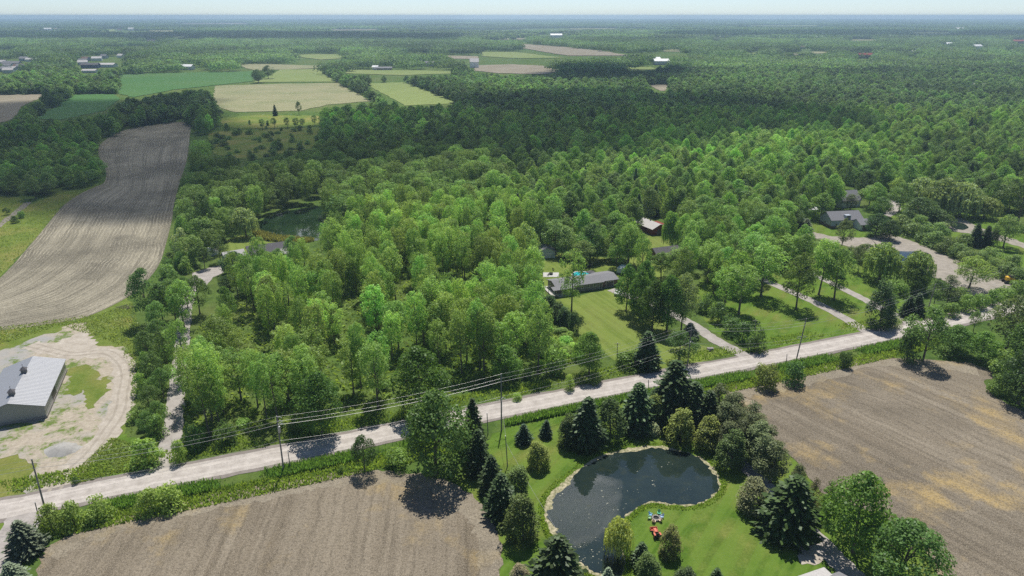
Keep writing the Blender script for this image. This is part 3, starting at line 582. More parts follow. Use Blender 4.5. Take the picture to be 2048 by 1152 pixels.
b.add(v + [(p, q, r + .1) for p, q, r in v], [(3, 2, 1, 0), (4, 5, 6, 7), (0, 1, 5, 4), (1, 2, 6, 5), (2, 3, 7, 6), (3, 0, 4, 7)]); b.build('porch_roof', M['shingle'], root)
b = MB(); b.box((5.4, 4.6, 3.75), (.5, .5, .7)); b.build('chimney', M['brick'], root)

def house(name, label, cat, px, deg, L, W, h, rise, wm, rm, wins=3, base=None, dx=0, dy=0):
    g = G(*px); r = empty(name, (g[0] + dx, g[1] + dy, .03), math.radians(deg), label, cat)
    gable_parts(r, L, W, h, rise, wm, rm, .4, base=base)
    for i in range(wins): opening(r, L * (i + .5) / max(1, wins), 0, .9, 1.0, 1.2, 'y-')
    if wins: opening(r, 0, W * .5, .9, 1.0, 1.2, 'x-')
    return r
r = house('garage', 'small pale green garage at the edge of the back yard', 'garage', (1085, 517), 12, 4.6, 6.0, 2.6, 1.3, M['palesiding'], M['shingle'], 0)
r.rotation_euler.z = math.radians(12)
for o in list(r.children): o.rotation_euler.z = 0
# turn its gable to the camera
g = G(1110, 516); r.location = (g[0], g[1], .03); r.rotation_euler.z = math.radians(100)
opening(r, 0, 2.6, .05, 2.4, 2.1, 'x-', 'garage_door', M['palesiding'], M['white'])
r = house('grey_house', 'grey roofed house with brick base and white garage wing by the gravel lot', 'house', (1661, 457), 8, 13.5, 8.5, 3.4, 2.4, M['bluesiding'], M['shingle'], 3, M['brick'])
gable_parts(r, 5.0, 6.2, 2.4, 1.5, M['white'], M['shingle'], .3, 9.8, -4.6, 0, ('garage_wall', 'garage_roof'))
opening(r, 12.3, -4.6, .05, 3.0, 2.0, 'y-', 'garage_door', M['redwood'], M['door'])
b = MB(); b.box((7.0, .9, 4.4), (2.2, 1.8, 1.5)); d = b.build('dormer', M['bluesiding'], r)
b = MB(); b.box((7.0, -.06, 4.45), (1.2, .06, .9)); b.build('dormer_window', M['glass'], d)
house('grey_house', 'far grey roofed house beside the curving driveway', 'house', (1684, 416), 15, 9.5, 8.5, 3.2, 3.4, M['white'], M['shingle'], 2)
house('shed', 'tiny white shed on the lawn left of the grey roofed house', 'shed', (1616, 427), 10, 4.0, 2.6, 1.7, .6, M['white'], M['white'], 0)
r = house('red_barn', 'dark red shed with pale metal roof behind the ranch yard', 'shed', (1309, 471), 118, 13.5, 7.2, 2.5, 1.5, M['redwood'], M['tanshingle'], 0)
g = G(1333, 466); r.location = (g[0], g[1], .03)
opening(r, 0, 3.6, .05, 2.6, 2.1, 'x-', 'barn_door', M['redwood'], M['door'])
b = MB(); b.box((6.5, -1.3, 1.2), (5.0, 2.2, 2.3)); b.build('lean_to', M['redwood'], r)
b = MB(); b.lathe([(.28, 0), (.28, .5), (.12, .6)], 8, (6, 3.6, 4.05)); b.build('roof_vent', M['black'], r)
b = MB(); b.lathe([(.28, 0), (.28, .5), (.12, .6)], 8, (9.5, 3.6, 4.05)); b.build('roof_vent', M['black'], r)
r = house('lake_house', 'dark roofed house between the far pond and the cottonwoods', 'house', (500, 524), 25.7, 14.5, 8.0, 2.5, 2.0, M['bluesiding'], M['darkshingle'], 4)
gable_parts(r, 3.4, 3.0, 2.3, 1.2, M['bluesiding'], M['tanshingle'], .3, 9.6, -2.6, 0, ('entry_wall', 'entry_roof'))
opening(r, 11.3, -2.6, .1, 1.2, 2.0, 'y-', 'door', M['white'], M['door'])
r = house('garage', 'pale roofed garage half hidden by a dark round tree', 'garage', (455, 536), 35, 6.5, 6.5, 2.6, 2.0, M['palesiding'], M['tanshingle'], 1)
house('shed', 'small white shed between two trees by the gravel court', 'shed', (416, 512), 10, 3.2, 2.6, 1.9, .7, M['white'], M['white'], 0)
house('brown_house', 'dark roofed house mostly hidden by trees beside the back lawn', 'house', (1316, 528), 20, 9.5, 7.5, 2.5, 2.0, M['brick'], M['darkshingle'], 2)
house('carport', 'long pale roofed carport showing between trees', 'carport', (1383, 445), 10, 5.0, 3.2, 2.2, .4, M['metal'], M['white'], 0)
g = G(1562, 1162); r = house('lawn_house', 'grey roofed house with a white eave at the bottom edge', 'house', (1570, 1165), 21, 12, 9, 2.3, 1.5, M['white'], M['shingle'], 0, dy=-13.4, dx=-.5)
b = MB(); b.box((8.0, 9.9, 2.45), (5.6, 1.7, .12)); b.build('porch_roof', M['tanshingle'], r)
for k in range(4): MB().box((5.5 + 1.7 * k, 10.5, 1.2), (.14, .14, 2.4)).build('porch_post', M['white'], r)
# far buildings, a few pixels each
FARB = [(178, 137, 26, 12, 5, 'bluewall', 'darkshingle', 'dark blue building beyond the crop field'), (209, 135, 30, 14, 4, 'palesiding', 'tanshingle', 'long pale roofed building beyond the crop field'),
 (177, 146, 20, 10, 3, 'palesiding', 'tanshingle', 'low pale building in front of the blue building'), (12, 138, 16, 10, 5, 'palesiding', 'shingle', 'grey house among trees at the left edge'), (30, 133, 14, 10, 5, 'bluesiding', 'shingle', 'grey blue house right of the house at the left edge'),
 (60, 124, 16, 10, 4, 'white', 'tanshingle', 'pale roofed house among the far left trees'), (372, 140, 20, 12, 5, 'palesiding', 'white', 'white roofed farmhouse at the wood edge above the crop field'),
 (767, 141, 26, 11, 3, 'greysiding', 'shingle', 'long low grey barn beyond the pale hay strip'), (750, 140, 9, 8, 4, 'white', 'white', 'bright white shed left of the long low barn'), (858, 133, 16, 10, 5, 'bluesiding', 'shingle', 'blue grey farmhouse among trees right of the long low barn'),
 (949, 136, 14, 14, 9, 'white', 'tanshingle', 'tall white barn between two tan fields'), (1310, 124, 22, 12, 5, 'white', 'white', 'white roofed building in the middle of the far wood'), (1324, 130, 26, 14, 6, 'palesiding', 'white', 'larger white roofed shed right of the white roofed building'),
 (1113, 76, 45, 25, 9, 'white', 'white', 'tiny pale building near the horizon behind the long tan field'), (1735, 117, 34, 16, 6, 'brick', 'redwood', 'red roofed house in the far right wood'), (1545, 216, 14, 9, 5, 'palesiding', 'tanshingle', 'pale gabled house poking from the shaded wood'),
 (1965, 186, 18, 12, 6, 'palesiding', 'tanshingle', 'grey pale roofed house among the far right trees'), (1996, 189, 10, 8, 5, 'white', 'white', 'white shed right of the grey pale roofed house'), (1900, 94, 20, 14, 7, 'white', 'white', 'tiny white roof in the far wood at the upper right'),
 (1957, 99, 24, 14, 7, 'white', 'white', 'white roof below the tiny white roof at the upper right'), (2040, 88, 40, 20, 7, 'brick', 'redwood', 'reddish far building at the right edge'), (262, 62, 30, 14, 10, 'white', 'white', 'white speck of a building near the left horizon'), (95, 62, 40, 20, 9, 'palesiding', 'white', 'wide pale building near the left horizon'), (1918, 62, 40, 20, 10, 'white', 'white', 'pale far building below the right horizon')]
hr = random.Random(12)
SUB = [(hr.uniform(-5, 60), hr.uniform(118, 150)) for _ in range(9)] + [(hr.uniform(150, 250), hr.uniform(116, 132)) for _ in range(7)] + [(hr.uniform(80, 330), hr.uniform(58, 80)) for _ in range(8)] + [(hr.uniform(1350, 2040), hr.uniform(66, 130)) for _ in range(5)]
for px, py in SUB:
    g = G(px, py); L = hr.uniform(12, 17) * (1.5 if py < 85 else 1); r = empty('farmhouse', (g[0], g[1], far_z(g[1])), hr.uniform(-.4, .4), 'tiny pale roofed house among the hazy far trees', 'building', 'tiny houses among the far trees')
    gable_parts(r, L, L * .7, 4.5, 3.0, M[hr.choice(('white', 'palesiding', 'bluesiding'))], M[hr.choice(('shingle', 'tanshingle', 'shingle', 'brick'))], .5)
for px, py, L, W, h, wm, rm, lb in FARB:
    g = G(px, py); s = 1.0
    r = empty('farmhouse' if 'house' in lb else 'farm_building', (g[0] - L / 2, g[1], far_z(g[1])), math.radians((px * 7) % 25 - 12), lb, 'building')
    gable_parts(r, L, W, h, h * .55, M[wm], M[rm], .6)
# ------------------------------------------------------------------ yard things
g = G(1162, 556); r = empty('swimming_pool', (g[0], g[1], .02), 0, 'round turquoise above ground pool behind the ranch house', 'pool')
b = MB(); b.lathe([(3.0, 0), (3.0, 1.15), (3.12, 1.2), (3.12, 1.26), (2.8, 1.26), (2.8, .95)], 28); b.build('pool_wall', M['white'], r)
M['pool'] = m_flat('turquoise_water', (.03, .42, .46), .08, .5, var=.12, scale=.8)
b = MB(); b.lathe([(2.79, .9), (2.79, 1.08)], 28); b.build('pool_water', M['pool'], r)
b = MB(); b.box((3.9, -1.2, .6), (2.6, 3.0, 1.15)); b.build('pool_deck', M['wood'], r)
g = G(1181, 556); r = empty('patio_umbrella', (g[0], g[1], .02), 0, 'dark patio umbrella beside the turquoise pool', 'umbrella')
b = MB(); b.tube([(0, 0, 0), (0, 0, 2.4)], .03, 6); b.build('pole', M['metal'], r)
b = MB(); b.lathe([(1.45, 2.0), (1.4, 2.06), (.7, 2.4), (.06, 2.62)], 8); b.build('canopy', M['darkshingle'], r)
g = G(1102, 550); r = tag(MB().box((0, 0, .05), (5.4, 4.2, .12)).build('concrete_patio', M['concrete']), 'square white concrete patio in the back yard', 'patio'); r.location = (g[0], g[1], .02)
def lathe_thing(name, prof, mat, px, label, cat, n=16, z=.03):
    g = G(*px); o = MB().lathe(prof, n).build(name, mat); o.location = (g[0], g[1], z); return tag(o, label, cat)
lathe_thing('fire_bowl', [(.35, 0), (.4, .1), (.7, .4), (.72, .5), (.6, .5), (.3, .25)], M['black'], (1102, 549.5), 'dark fire bowl in the middle of the white patio', 'fire bowl', z=.14)
def chair(name, px, rz, mat, label, cat='chair', group=None, z=.03):
    g = G(*px); r = empty(name, (g[0], g[1], z), math.radians(rz), label, cat, group); r.scale = (.7, .7, .7)
    MB().box((0, 0, .36), (.62, .62, .05), rx=math.radians(-8)).build('seat', mat, r)
    b = MB()
    for k in range(5): b.box((-.26 + k * .13, .38, .74), (.11, .03, .78 + .1 * (2 - abs(k - 2))), rx=math.radians(-18))
    b.build('backrest', mat, r)
    for s in (-1, 1):
        MB().box((s * .38, 0, .56), (.14, .75, .03)).build('armrest', mat, r)
        MB().box((s * .34, -.3, .28), (.06, .09, .54)).build('leg', mat, r)
        MB().box((s * .34, .28, .26), (.06, .09, .5), rx=math.radians(20)).build('leg', mat, r)
    return r
chair('patio_chair', (1106.5, 540.5), 150, M['black'], 'black chair at the back of the white patio', z=.14)
chair('patio_chair', (1096, 552), -60, M['black'], 'black chair on the near left corner of the white patio', z=.14)
for nm, c in (('blue_plastic', (.12, .3, .5)), ('green_plastic', (.06, .36, .2)), ('lime_plastic', (.22, .4, .16)), ('pale_blue_plastic', (.3, .4, .55)), ('tan_plastic', (.5, .36, .26)), ('orange_paint', (.5, .1, .05)), ('yellow_paint', (.7, .42, .03))): M[nm] = m_flat(nm, c, .5, .4, var=.06)
GR = 'chairs round the fire pit by the pond'
chair('adirondack_chair', (1301, 1032), 60, M['blue_plastic'], 'bright blue adirondack chair by the fire pit', group=GR)
chair('adirondack_chair', (1299, 1038), 80, M['lime_plastic'], 'lime green adirondack chair left of the fire pit', group=GR)
chair('adirondack_chair', (1318, 1029), -10, M['green_plastic'], 'emerald green adirondack chair behind the fire pit', group=GR)
chair('adirondack_chair', (1323, 1036), -70, M['pale_blue_plastic'], 'pale blue adirondack chair right of the fire pit', group=GR)
chair('adirondack_chair', (1307.5, 1045), 155, M['tan_plastic'], 'tan adirondack chair before the fire pit on its left', group=GR)
chair('adirondack_chair', (1320, 1043), 215, M['tan_plastic'], 'tan adirondack chair before the fire pit on its right', group=GR)
M['stone'] = m_flat('field_stone', (.26, .24, .22), .95, .1, var=.35, scale=2)
g = G(1312, 1038); r = empty('fire_pit', (g[0], g[1], .03), 0, 'stone ring fire pit among coloured chairs on the lawn', 'fire pit')
b = MB()
for k in range(12):
    a = k * math.pi / 6; b.box((.62 * math.cos(a), .62 * math.sin(a), .16), (.3, .26, .3), rz=a)
b.build('stone_ring', M['stone'], r); MB().lathe([(.5, .02), (.5, .06)], 12).build('ash_bed', M['black'], r)
g = G(1312, 1072); r = empty('orange_tractor', (g[0], g[1], .03), math.radians(8), 'small orange tractor with front loader on the pond lawn', 'tractor'); r.scale = (.82, .82, .82)
MB().box((0, .55, .75), (.6, 1.2, .5)).box((0, .55, 1.02), (.5, 1.1, .1)).build('hood', M['orange_paint'], r)
MB().box((0, -.5, .6), (.75, 1.1, .35)).build('chassis', M['black'], r)
MB().box((0, -.6, .85), (.5, .45, .12)).box((0, -.84, 1.1), (.5, .1, .5)).build('seat', M['black'], r)
MB().tube([(-.4, -.95, .8), (-.4, -.95, 1.9), (.4, -.95, 1.9), (.4, -.95, .8)], .04, 6).build('roll_bar', M['black'], r)
b = MB(); b.box((0, 1.85, .45), (1.5, .08, .55)); b.box((0, 1.6, .2), (1.5, .5, .06)); b.box((-.72, 1.6, .42), (.06, .5, .45)); b.box((.72, 1.6, .42), (.06, .5, .45)); b.build('loader_bucket', M['orange_paint'], r)
for s in (-1, 1):
    MB().tube([(s * .42, -.1, .95), (s * .45, .8, .95), (s * .45, 1.55, .4)], .07, 6).build('loader_arm', M['orange_paint'], r)
    b = MB(); b.tube([(s * .45, -.65, .52), (s * .72, -.65, .52)], .52, 16); w_ = b.build('rear_wheel', M['black'], r); MB().tube([(s * .7, -.65, .52), (s * .735, -.65, .52)], .26, 10).build('rim', M['orange_paint'], w_)
    MB().box((s * .58, -.65, 1.08), (.34, .8, .06)).build('fender', M['orange_paint'], r)
    MB().tube([(s * .42, .75, .32), (s * .62, .75, .32)], .32, 14).build('front_wheel', M['black'], r)
def car(px, rz, paint, label, cat='car', z=.08):
    g = G(*px); r = empty('parked_car', (g[0], g[1], z), math.radians(rz), label, cat)
    prof = [(-2.2, .3), (2.2, .3), (2.25, .6), (2.1, .82), (1.0, .95), (.35, 1.42), (-1.1, 1.45), (-1.75, 1.0), (-2.2, .92), (-2.27, .6)]
    vs = [(x, -.86, z_) for x, z_ in prof] + [(x, .86, z_) for x, z_ in prof]; n = len(prof)
    MB().add(vs, [tuple(range(n)), tuple(range(2 * n - 1, n - 1, -1))] + [(i, (i + 1) % n, n + (i + 1) % n, n + i) for i in range(n)]).build('body', paint, r)
    for s in (-1, 1):
        MB().box((-.35, s * .865, 1.18), (1.7, .02, .3)).build('side_window', M['glass'], r)
        for x in (-1.35, 1.4): MB().tube([(x, s * .7, .33), (x, s * .9, .33)], .33, 12).build('wheel', M['black'], r)
    MB().box((.7, 0, 1.2), (.03, 1.4, .56), ry=math.radians(-54)).build('windscreen', M['glass'], r)
    return r
car((1236, 588), 70, M['white'], 'white car parked beside the ranch house driveway tree')
car((1425, 508), 30, M['metal'], 'silver car half hidden under trees by the middle driveway')
car((1642, 1168), 20, m_flat('teal_paint', (.2, .5, .55), .3, .6), 'pale teal car at the bottom edge beside the white eave')
g = G(1243, 545); r = empty('covered_trailer', (g[0], g[1], .05), math.radians(60), 'small pale grey camper trailer beside the ranch house', 'trailer')
MB().box((0, 0, 1.25), (4.0, 1.9, 1.7)).box((0, 0, 2.14), (3.4, 1.6, .1)).build('body', M['palesiding'], r); MB().box((2.5, 0, .5), (1.2, .12, .12)).build('tow_bar', M['black'], r)
for s in (-1, 1): MB().tube([(0, s * .8, .35), (0, s * 1.0, .35)], .35, 12).build('wheel', M['black'], r); MB().box((.4, s * .965, 1.4), (1.2, .03, .6)).build('window', M['glass'], r)
g = G(1173, 533); r = empty('trampoline', (g[0], g[1], .03), 0, 'round black netted trampoline under the trees behind the pool', 'trampoline')
MB().lathe([(2.0, .75), (2.0, .82)], 20).build('mat', M['black'], r)
for k in range(8):
    a = k * math.pi / 4; MB().tube([(2.05 * math.cos(a), 2.05 * math.sin(a), 0), (2.05 * math.cos(a), 2.05 * math.sin(a), 2.3)], .04, 6).build('leg', M['metal'], r)
b = MB(); b.tube([(2.05 * math.cos(k * math.pi / 10), 2.05 * math.sin(k * math.pi / 10), 2.3) for k in range(21)], .03, 5); b.build('net_hoop', M['black'], r)
g = G(2018, 566); r = empty('yellow_loader', (g[0], g[1], .07), math.radians(-12), 'yellow tracked loader parked on the gravel lot', 'loader')
MB().box((0, 0, 1.25), (2.4, 1.6, .9)).box((-.9, 0, 1.85), (.8, 1.4, .4)).build('body', M['yellow_paint'], r)
for s in (-1, 1): MB().box((0, s * 1.0, .45), (3.6, .5, .8)).build('track', M['black'], r); MB().tube([(-.4, s * .7, 2.0), (1.2, s * .7, 1.5), (2.1, s * .7, .5)], .1, 6).build('loader_arm', M['yellow_paint'], r)
MB().box((2.4, 0, .45), (.5, 2.1, .8)).build('bucket', M['door'], r)
MB().box((.2, 0, 2.2), (1.2, 1.2, 1.0)).build('cab', M['door'], r)
g = G(1420, 701); r = tag(MB().box((0, 0, .4), (1.6, .8, .7)).box((.3, .5, .3), (.9, .6, .5), rz=.4).box((-.5, -.4, .25), (.8, .5, .4), rz=-.3).build('boulder_pile', M['stone']), 'small grey boulder pile on the lawn by the ranch driveway', 'boulders'); r.location = (g[0], g[1], 0)
g = G(126, 900); rng = random.Random(3)
vs = [(0, 0, 1.0)]; fs = []
for k, (rr, z) in enumerate(((1.0, .75), (1.9, .3), (2.6, 0))):
    for j in range(16): a = j * math.pi / 8; q = rr * rng.uniform(.85, 1.15); vs.append((q * math.cos(a) * 1.3, q * math.sin(a), z * rng.uniform(.85, 1.1)))
for j in range(16): fs.append((0, 1 + j, 1 + (j + 1) % 16))
for k in range(2):
    for j in range(16): fs.append((1 + k * 16 + j, 1 + (k + 1) * 16 + j, 1 + (k + 1) * 16 + (j + 1) % 16, 1 + k * 16 + (j + 1) % 16))
M['chalk'] = m_gravel('pale_crushed_stone', (.26, .25, .23), (.36, .35, .325))
o = MB().add(vs, fs).build('gravel_heap', M['chalk'], smooth=True); o.location = (g[0], g[1], .04); tag(o, 'pale heap of crushed stone beside the barn yard track', 'gravel heap')
g = G(247, 617); b = MB(); rng = random.Random(5)
for k in range(16): p = (rng.uniform(-2, 2), rng.uniform(-1, 1), .2 + rng.random() * .5); a = rng.uniform(0, 6.3); b.tube([p, (p[0] + 1.6 * math.cos(a), p[1] + 1.6 * math.sin(a), p[2] + rng.uniform(-.15, .4))], .06, 5)
o = b.build('brush_pile', M['palebark']); o.location = (g[0], g[1], 0); tag(o, 'pile of bare grey branches at the edge of the long field', 'brush pile')
# ------------------------------------------------------------------ power line
POLES = [((-118.0, 84.5), 11.8, None), (G(93, 1028), 11.4, 'weathered wooden utility pole beside the bottom left lane'), (G(568, 945), 12.4, 'tall utility pole in the ditch at the edge of the front field'),
 (G(1003, 861), 13.4, 'tall utility pole with angled arms left of the near pond'), (G(1374, 735), 12.0, 'utility pole rising behind the dark spruces by the road'), (G(1593, 718), 11.2, 'leaning utility pole before the eastern lawn'), (G(1850, 640), 11.0, 'utility pole half hidden by trees where the road leaves'), ((146.0, 191.0), 11.0, None)]
tops = []
for i, (g, h, lb) in enumerate(POLES):
    lean = (-1.2, .4, .2, 0, .1, .75, .5, 0)[i]; tip = Vector((g[0] + lean * h / 12, g[1], h)); tops.append(tip)
    if lb is None: continue
    r = empty('utility_pole', (g[0], g[1], 0), 0, lb, 'utility pole', 'utility poles along the gravel road')
    at = lambda z: Vector((lean * z / 12, 0, z))
    MB().tube([(0, 0, 0), at(h)], [.16, .11], 10).build('pole', M['wood'], r)
    b = MB()
    for z in (h - .05, h - 1.0, h - 1.7): b.tube([at(z), at(z) + Vector((0, -.22, .05))], .05, 6)
    b.build('insulator', M['metal'], r)
    if i in (3, 4, 5):
        for s in (-1, 1): MB().tube([at(h * .55) + Vector((s * .05, 0, .1)), at(h * .55) + Vector((s * .35, .5 * s, .3)), at(h * .55) + Vector((s * 1.1, 0, -.1))], .06, 6).build('bracket_arm', M['metal'], r)
    if i == 2:
        for k, z in enumerate((h - .4, h - 1.2, h - 1.7)): MB().tube([at(z), at(z) + Vector((.5, 0, .25)), at(z) + Vector((.9, 0, 0))], .05, 6).build('bracket_arm', M['metal'], r)
        MB().lathe([(.22, h * .72), (.24, h * .76), (.22, h * .82)], 10, (.32, 0, 0)).build('transformer', M['metal'], r)
for k, (dz, rad, lb) in enumerate([(0, .014, 'thin topmost overhead wire along the gravel road'), (1.0, .018, 'second overhead wire from the pole tops'), (1.75, .028, 'thick third overhead cable from the pole tops'), (h * .47, .016, 'low overhead cable halfway up the poles'), (h * .55, .014, 'lowest overhead cable above the gravel road')]):
    pts = []
    for a, c in zip(tops[:-1], tops[1:]):
        for j in range(12):
            f = j / 12; p = a.lerp(c, f); sag = .9 * 4 * f * (1 - f) * (1.15 if k > 2 else 1)
            pts.append(Vector((p.x, p.y - .2, p.z - dz - sag)))
    pts.append(Vector((tops[-1].x, tops[-1].y - .2, tops[-1].z - dz)))
    tag(MB().tube(pts, rad, 5).build('overhead_wire', M['wire']), lb, 'overhead wire', 'overhead wires along the gravel road')
SP = [((78, 1037), (70, 1005), 'short wooden post beside the bottom left utility pole'), ((40, 1112), (30, 1075), 'short leaning post behind the corner blue spruce'), ((581, 938), (576, 904), 'short post right of the ditch utility pole'),
      ((976, 868), (974, 826), 'short post left of the pole near the pond'), ((1015, 933), (1011, 872), 'slim dark pole standing on the pond lawn'), ((1297, 778), (1297, 759), 'short post at the road edge by the spruces'), ((1573, 722), (1574, 708), 'stubby post left of the leaning utility pole'), ((1510, 678), (1511, 640), 'slim service pole with a crossbar in the driveway hedge'), ((1234, 722), (1235, 686), 'slim service pole with a crossbar on the ranch lawn edge')]
for b_, t_, lb in SP:
    g = G(*b_); h = height_for(g[0], g[1], t_[1]); k = t_[0] - PRN(g[0], g[1], h)[0]; dx = k * dist_px(g[0], g[1], h)
    r = empty('wooden_post', (g[0], g[1], 0), 0, lb, 'post')
    MB().tube([(0, 0, 0), (dx, 0, h)], [.1, .075], 8).build('shaft', M['wood'], r)
    if 'crossbar' in lb: MB().box((dx, 0, h - .25), (1.6, .09, .1)).build('crossbar', M['wood'], r)
    MB().box((dx, 0, h + .02), (.16, .16, .03)).build('cap', M['metal'], r)
a = tops[3] - Vector((0, 0, 5)); c = Vector((*G(1012, 872, 0), 0)); c = Vector((G(1015, 933)[0] - .2, G(1015, 933)[1], 5.2)); d = Vector((*G(1130, 1120), 3.2))
tag(MB().tube([a, (a + c) / 2 - Vector((0, 0, .4)), c], .02, 5).tube([c, (c + d) / 2 - Vector((0, 0, .5)), d], .02, 5).build('service_wire', M['wire']), 'thin service wire slanting over the pond lawn', 'overhead wire')

# ------------------------------------------------------------------ tree prototypes (leaf clumps spread through each crown)
def unit(rng, n):
    v = rng.normal(size=(n, 3)); return v / np.linalg.norm(v, axis=1)[:, None]
def leaf_quads(rng, P, N, size):
    n = len(P); a = unit(rng, n); t = np.cross(N, a); t /= np.linalg.norm(t, axis=1)[:, None] + 1e-9; b = np.cross(N, t)
    s = size * rng.uniform(.65, 1.35, n)[:, None]; asp = rng.uniform(.55, 1.0, n)[:, None]
    V = np.stack([P - t * s * .5, P - b * s * .5 * asp + t * s * .08, P + t * s * .5, P + b * s * .5 * asp + t * s * .08], 1)
    return V + rng.normal(size=V.shape) * size * .07
def clump_crown(rng, H, W, z0, ncl, nper, size, prof, rc, squash=.8, up=.45, inner=.4):
    Ps = []; Ns = []; size *= .72; nper = int(nper * 1.75)
    a0 = rng.uniform(0, 6.28); sk = rng.uniform(.1, .3)
    t = rng.beta(1.15, 1.0, ncl); ang = np.arange(ncl) * 2.39996 + rng.uniform(0, .8, ncl)
    for k in range(ncl):
        R = prof(t[k]) * W / 2 * (1 + sk * math.cos(ang[k] - a0) * rng.uniform(.3, 1.2)); r0 = rc * rng.uniform(.7, 1.3) * (.55 + .45 * min(1, prof(t[k]) * 1.3))
        rad = max(0, R - r0 * .7) * math.sqrt(rng.uniform(inner, 1))
        c = np.array([rad * math.cos(ang[k]), rad * math.sin(ang[k]), z0 + (H - z0 - r0 * .6) * t[k]])
        m = int(nper * (r0 / rc) ** 2); u = unit(rng, m); u[:, 2] = np.abs(u[:, 2]) * np.where(rng.random(m) < .72, 1, -1)
        d = rng.uniform(.55, 1, m)[:, None] ** .6
        Ps.append(c + u * d * r0 * np.array([1, 1, squash])); Ns.append(u + rng.normal(size=(m, 3)) * .55 + np.array([0, 0, up]))
    P = np.concatenate(Ps); N = np.concatenate(Ns); N /= np.linalg.norm(N, axis=1)[:, None]
    return leaf_quads(rng, P, N, size), P
def trunk_mesh(rng, H, z0, W, r, nb=7, fork=.55, mat='bark'):
    b = MB(); top = z0 + (H - z0) * .75; lean = rng.normal(size=2) * .02 * H
    pt = lambda z: Vector((lean[0] * z / H, lean[1] * z / H, z))
    b.tube([pt(-.2), pt(H * .04), pt(z0), pt((z0 + top) / 2), pt(top)], [r * 1.5, r, r * .8, r * .5, r * .12], 7)
    for k in range(nb):
        z = z0 + (top - z0) * (k / nb) * .85 - .1 * z0; a = k * 2.4 + rng.uniform(0, 1); L = W * .34 * rng.uniform(.7, 1.1)
        e = pt(z) + Vector((math.cos(a) * L, math.sin(a) * L, L * rng.uniform(.5, 1.1)))
        b.tube([pt(z), (pt(z) + e) / 2 + Vector((0, 0, L * .08)), e], [r * .42, r * .28, r * .06], 5)
    me = bpy.data.meshes.new('trunk'); me.from_pydata(b.v, [], b.f); me.update(); me.materials.append(M[mat]); return me
PROTO = {}
def proto(kind, i, H, W, crown_V, trunk, mat='leaf'):
    me = quads_mesh(kind + '_crown', crown_V.astype(np.float32)); me.materials.append(M[mat])
    PROTO.setdefault(kind, []).append((H, W, me, trunk))
def ell(p, q): return lambda t: (max(0, math.sin(math.pi * min(1, max(0, t)) ** p)) ** q)
def cotton(t): return (.35 + .8 * math.sin(math.pi * (.1 + .72 * t)) ** .8) * (1 if t < .8 else 1 - (t - .8) * 1.5)
for i in range(8):
    rng = np.random.default_rng(10 + i); H, W = 17.0, 7.0; z0 = H * (.26, .38, .32, .42, .3, .22, .36, .28)[i]
    V, P = clump_crown(rng, H, W, z0, 92 + 5 * i, 24, .44, cotton, .82, 1.25, .45, .2); proto('cottonwood_tree', i, H, W, V, trunk_mesh(rng, H, z0, W, .24, 9, mat='palebark'))
for i in range(6):
    rng = np.random.default_rng(30 + i); H, W = 13.0, 10.0; z0 = H * (.1, .12, .16, .1, .14, .18)[i]
    V, P = clump_crown(rng, H, W, z0, 78, 58, .5, ell(.72, .55), 1.5, .8, .5, .5); proto('maple_tree', i, H, W, V, trunk_mesh(rng, H, z0 + .8, W, .28, 8))
for i in range(6):
    rng = np.random.default_rng(50 + i); H, W = 14.0, 10.5; z0 = H * (.22, .2, .28, .18, .3, .24)[i]
    V, P = clump_crown(rng, H, W, z0, 44, 62, .52, ell(.85, .6), 1.6, .7, .5, .5); proto('ash_tree', i, H, W, V, trunk_mesh(rng, H, z0, W, .27, 9))
for i in range(3):
    rng = np.random.default_rng(60 + i); H, W = 3.6, 4.2
    V, P = clump_crown(rng, H, W, .1, 22, 46, .34, lambda t: math.cos(t * 1.35) ** .5, .85, .8, .5, .3); proto('shrub', i, H, W, V, trunk_mesh(rng, H, .5, W, .08, 6))
def willow(rng, H, W):
    Vs = []; ncl = 34
    for k in range(ncl):
        a = k * 2.4; t = math.sqrt((k + .5) / ncl); R = W / 2 * t * .86; zt = H * (1 - .42 * t * t) * rng.uniform(.9, 1.02)
        c = np.array([R * math.cos(a), R * math.sin(a), zt - .8]); m = 60; u = unit(rng, m); u[:, 2] = abs(u[:, 2])
        N = u + rng.normal(size=(m, 3)) * .4; N /= np.linalg.norm(N, axis=1)[:, None]
        Vs.append(leaf_quads(rng, c + u * np.array([1.25, 1.25, .8]) * rng.uniform(.5, 1, m)[:, None], N, .42))
        for s in range(11):                                # hanging strands
            aa = rng.uniform(0, 6.28); p = c + np.array([math.cos(aa), math.sin(aa), 0]) * rng.uniform(.5, 1.5); L = (zt - H * .1) * rng.uniform(.45, .85); n = int(L / .5) + 1
            z = p[2] - np.arange(n) * .5; q = np.stack([p[0] + np.arange(n) * .03 * math.cos(aa) + rng.normal(size=n) * .07, p[1] + np.arange(n) * .03 * math.sin(aa) + rng.normal(size=n) * .07, z], 1)
            d = np.array([-math.sin(aa), math.cos(aa), 0]) * .16; dn = np.array([0, 0, .34])
            Vs.append(np.stack([q - d, q - dn - d * .3, q + d, q + dn + d * .3], 1))
    return np.concatenate(Vs)
for i in range(2):
    rng = np.random.default_rng(70 + i); H, W = 10.0, 9.5; proto('willow_tree', i, H, W, willow(rng, H, W), trunk_mesh(rng, H, H * .25, W, .3, 8))
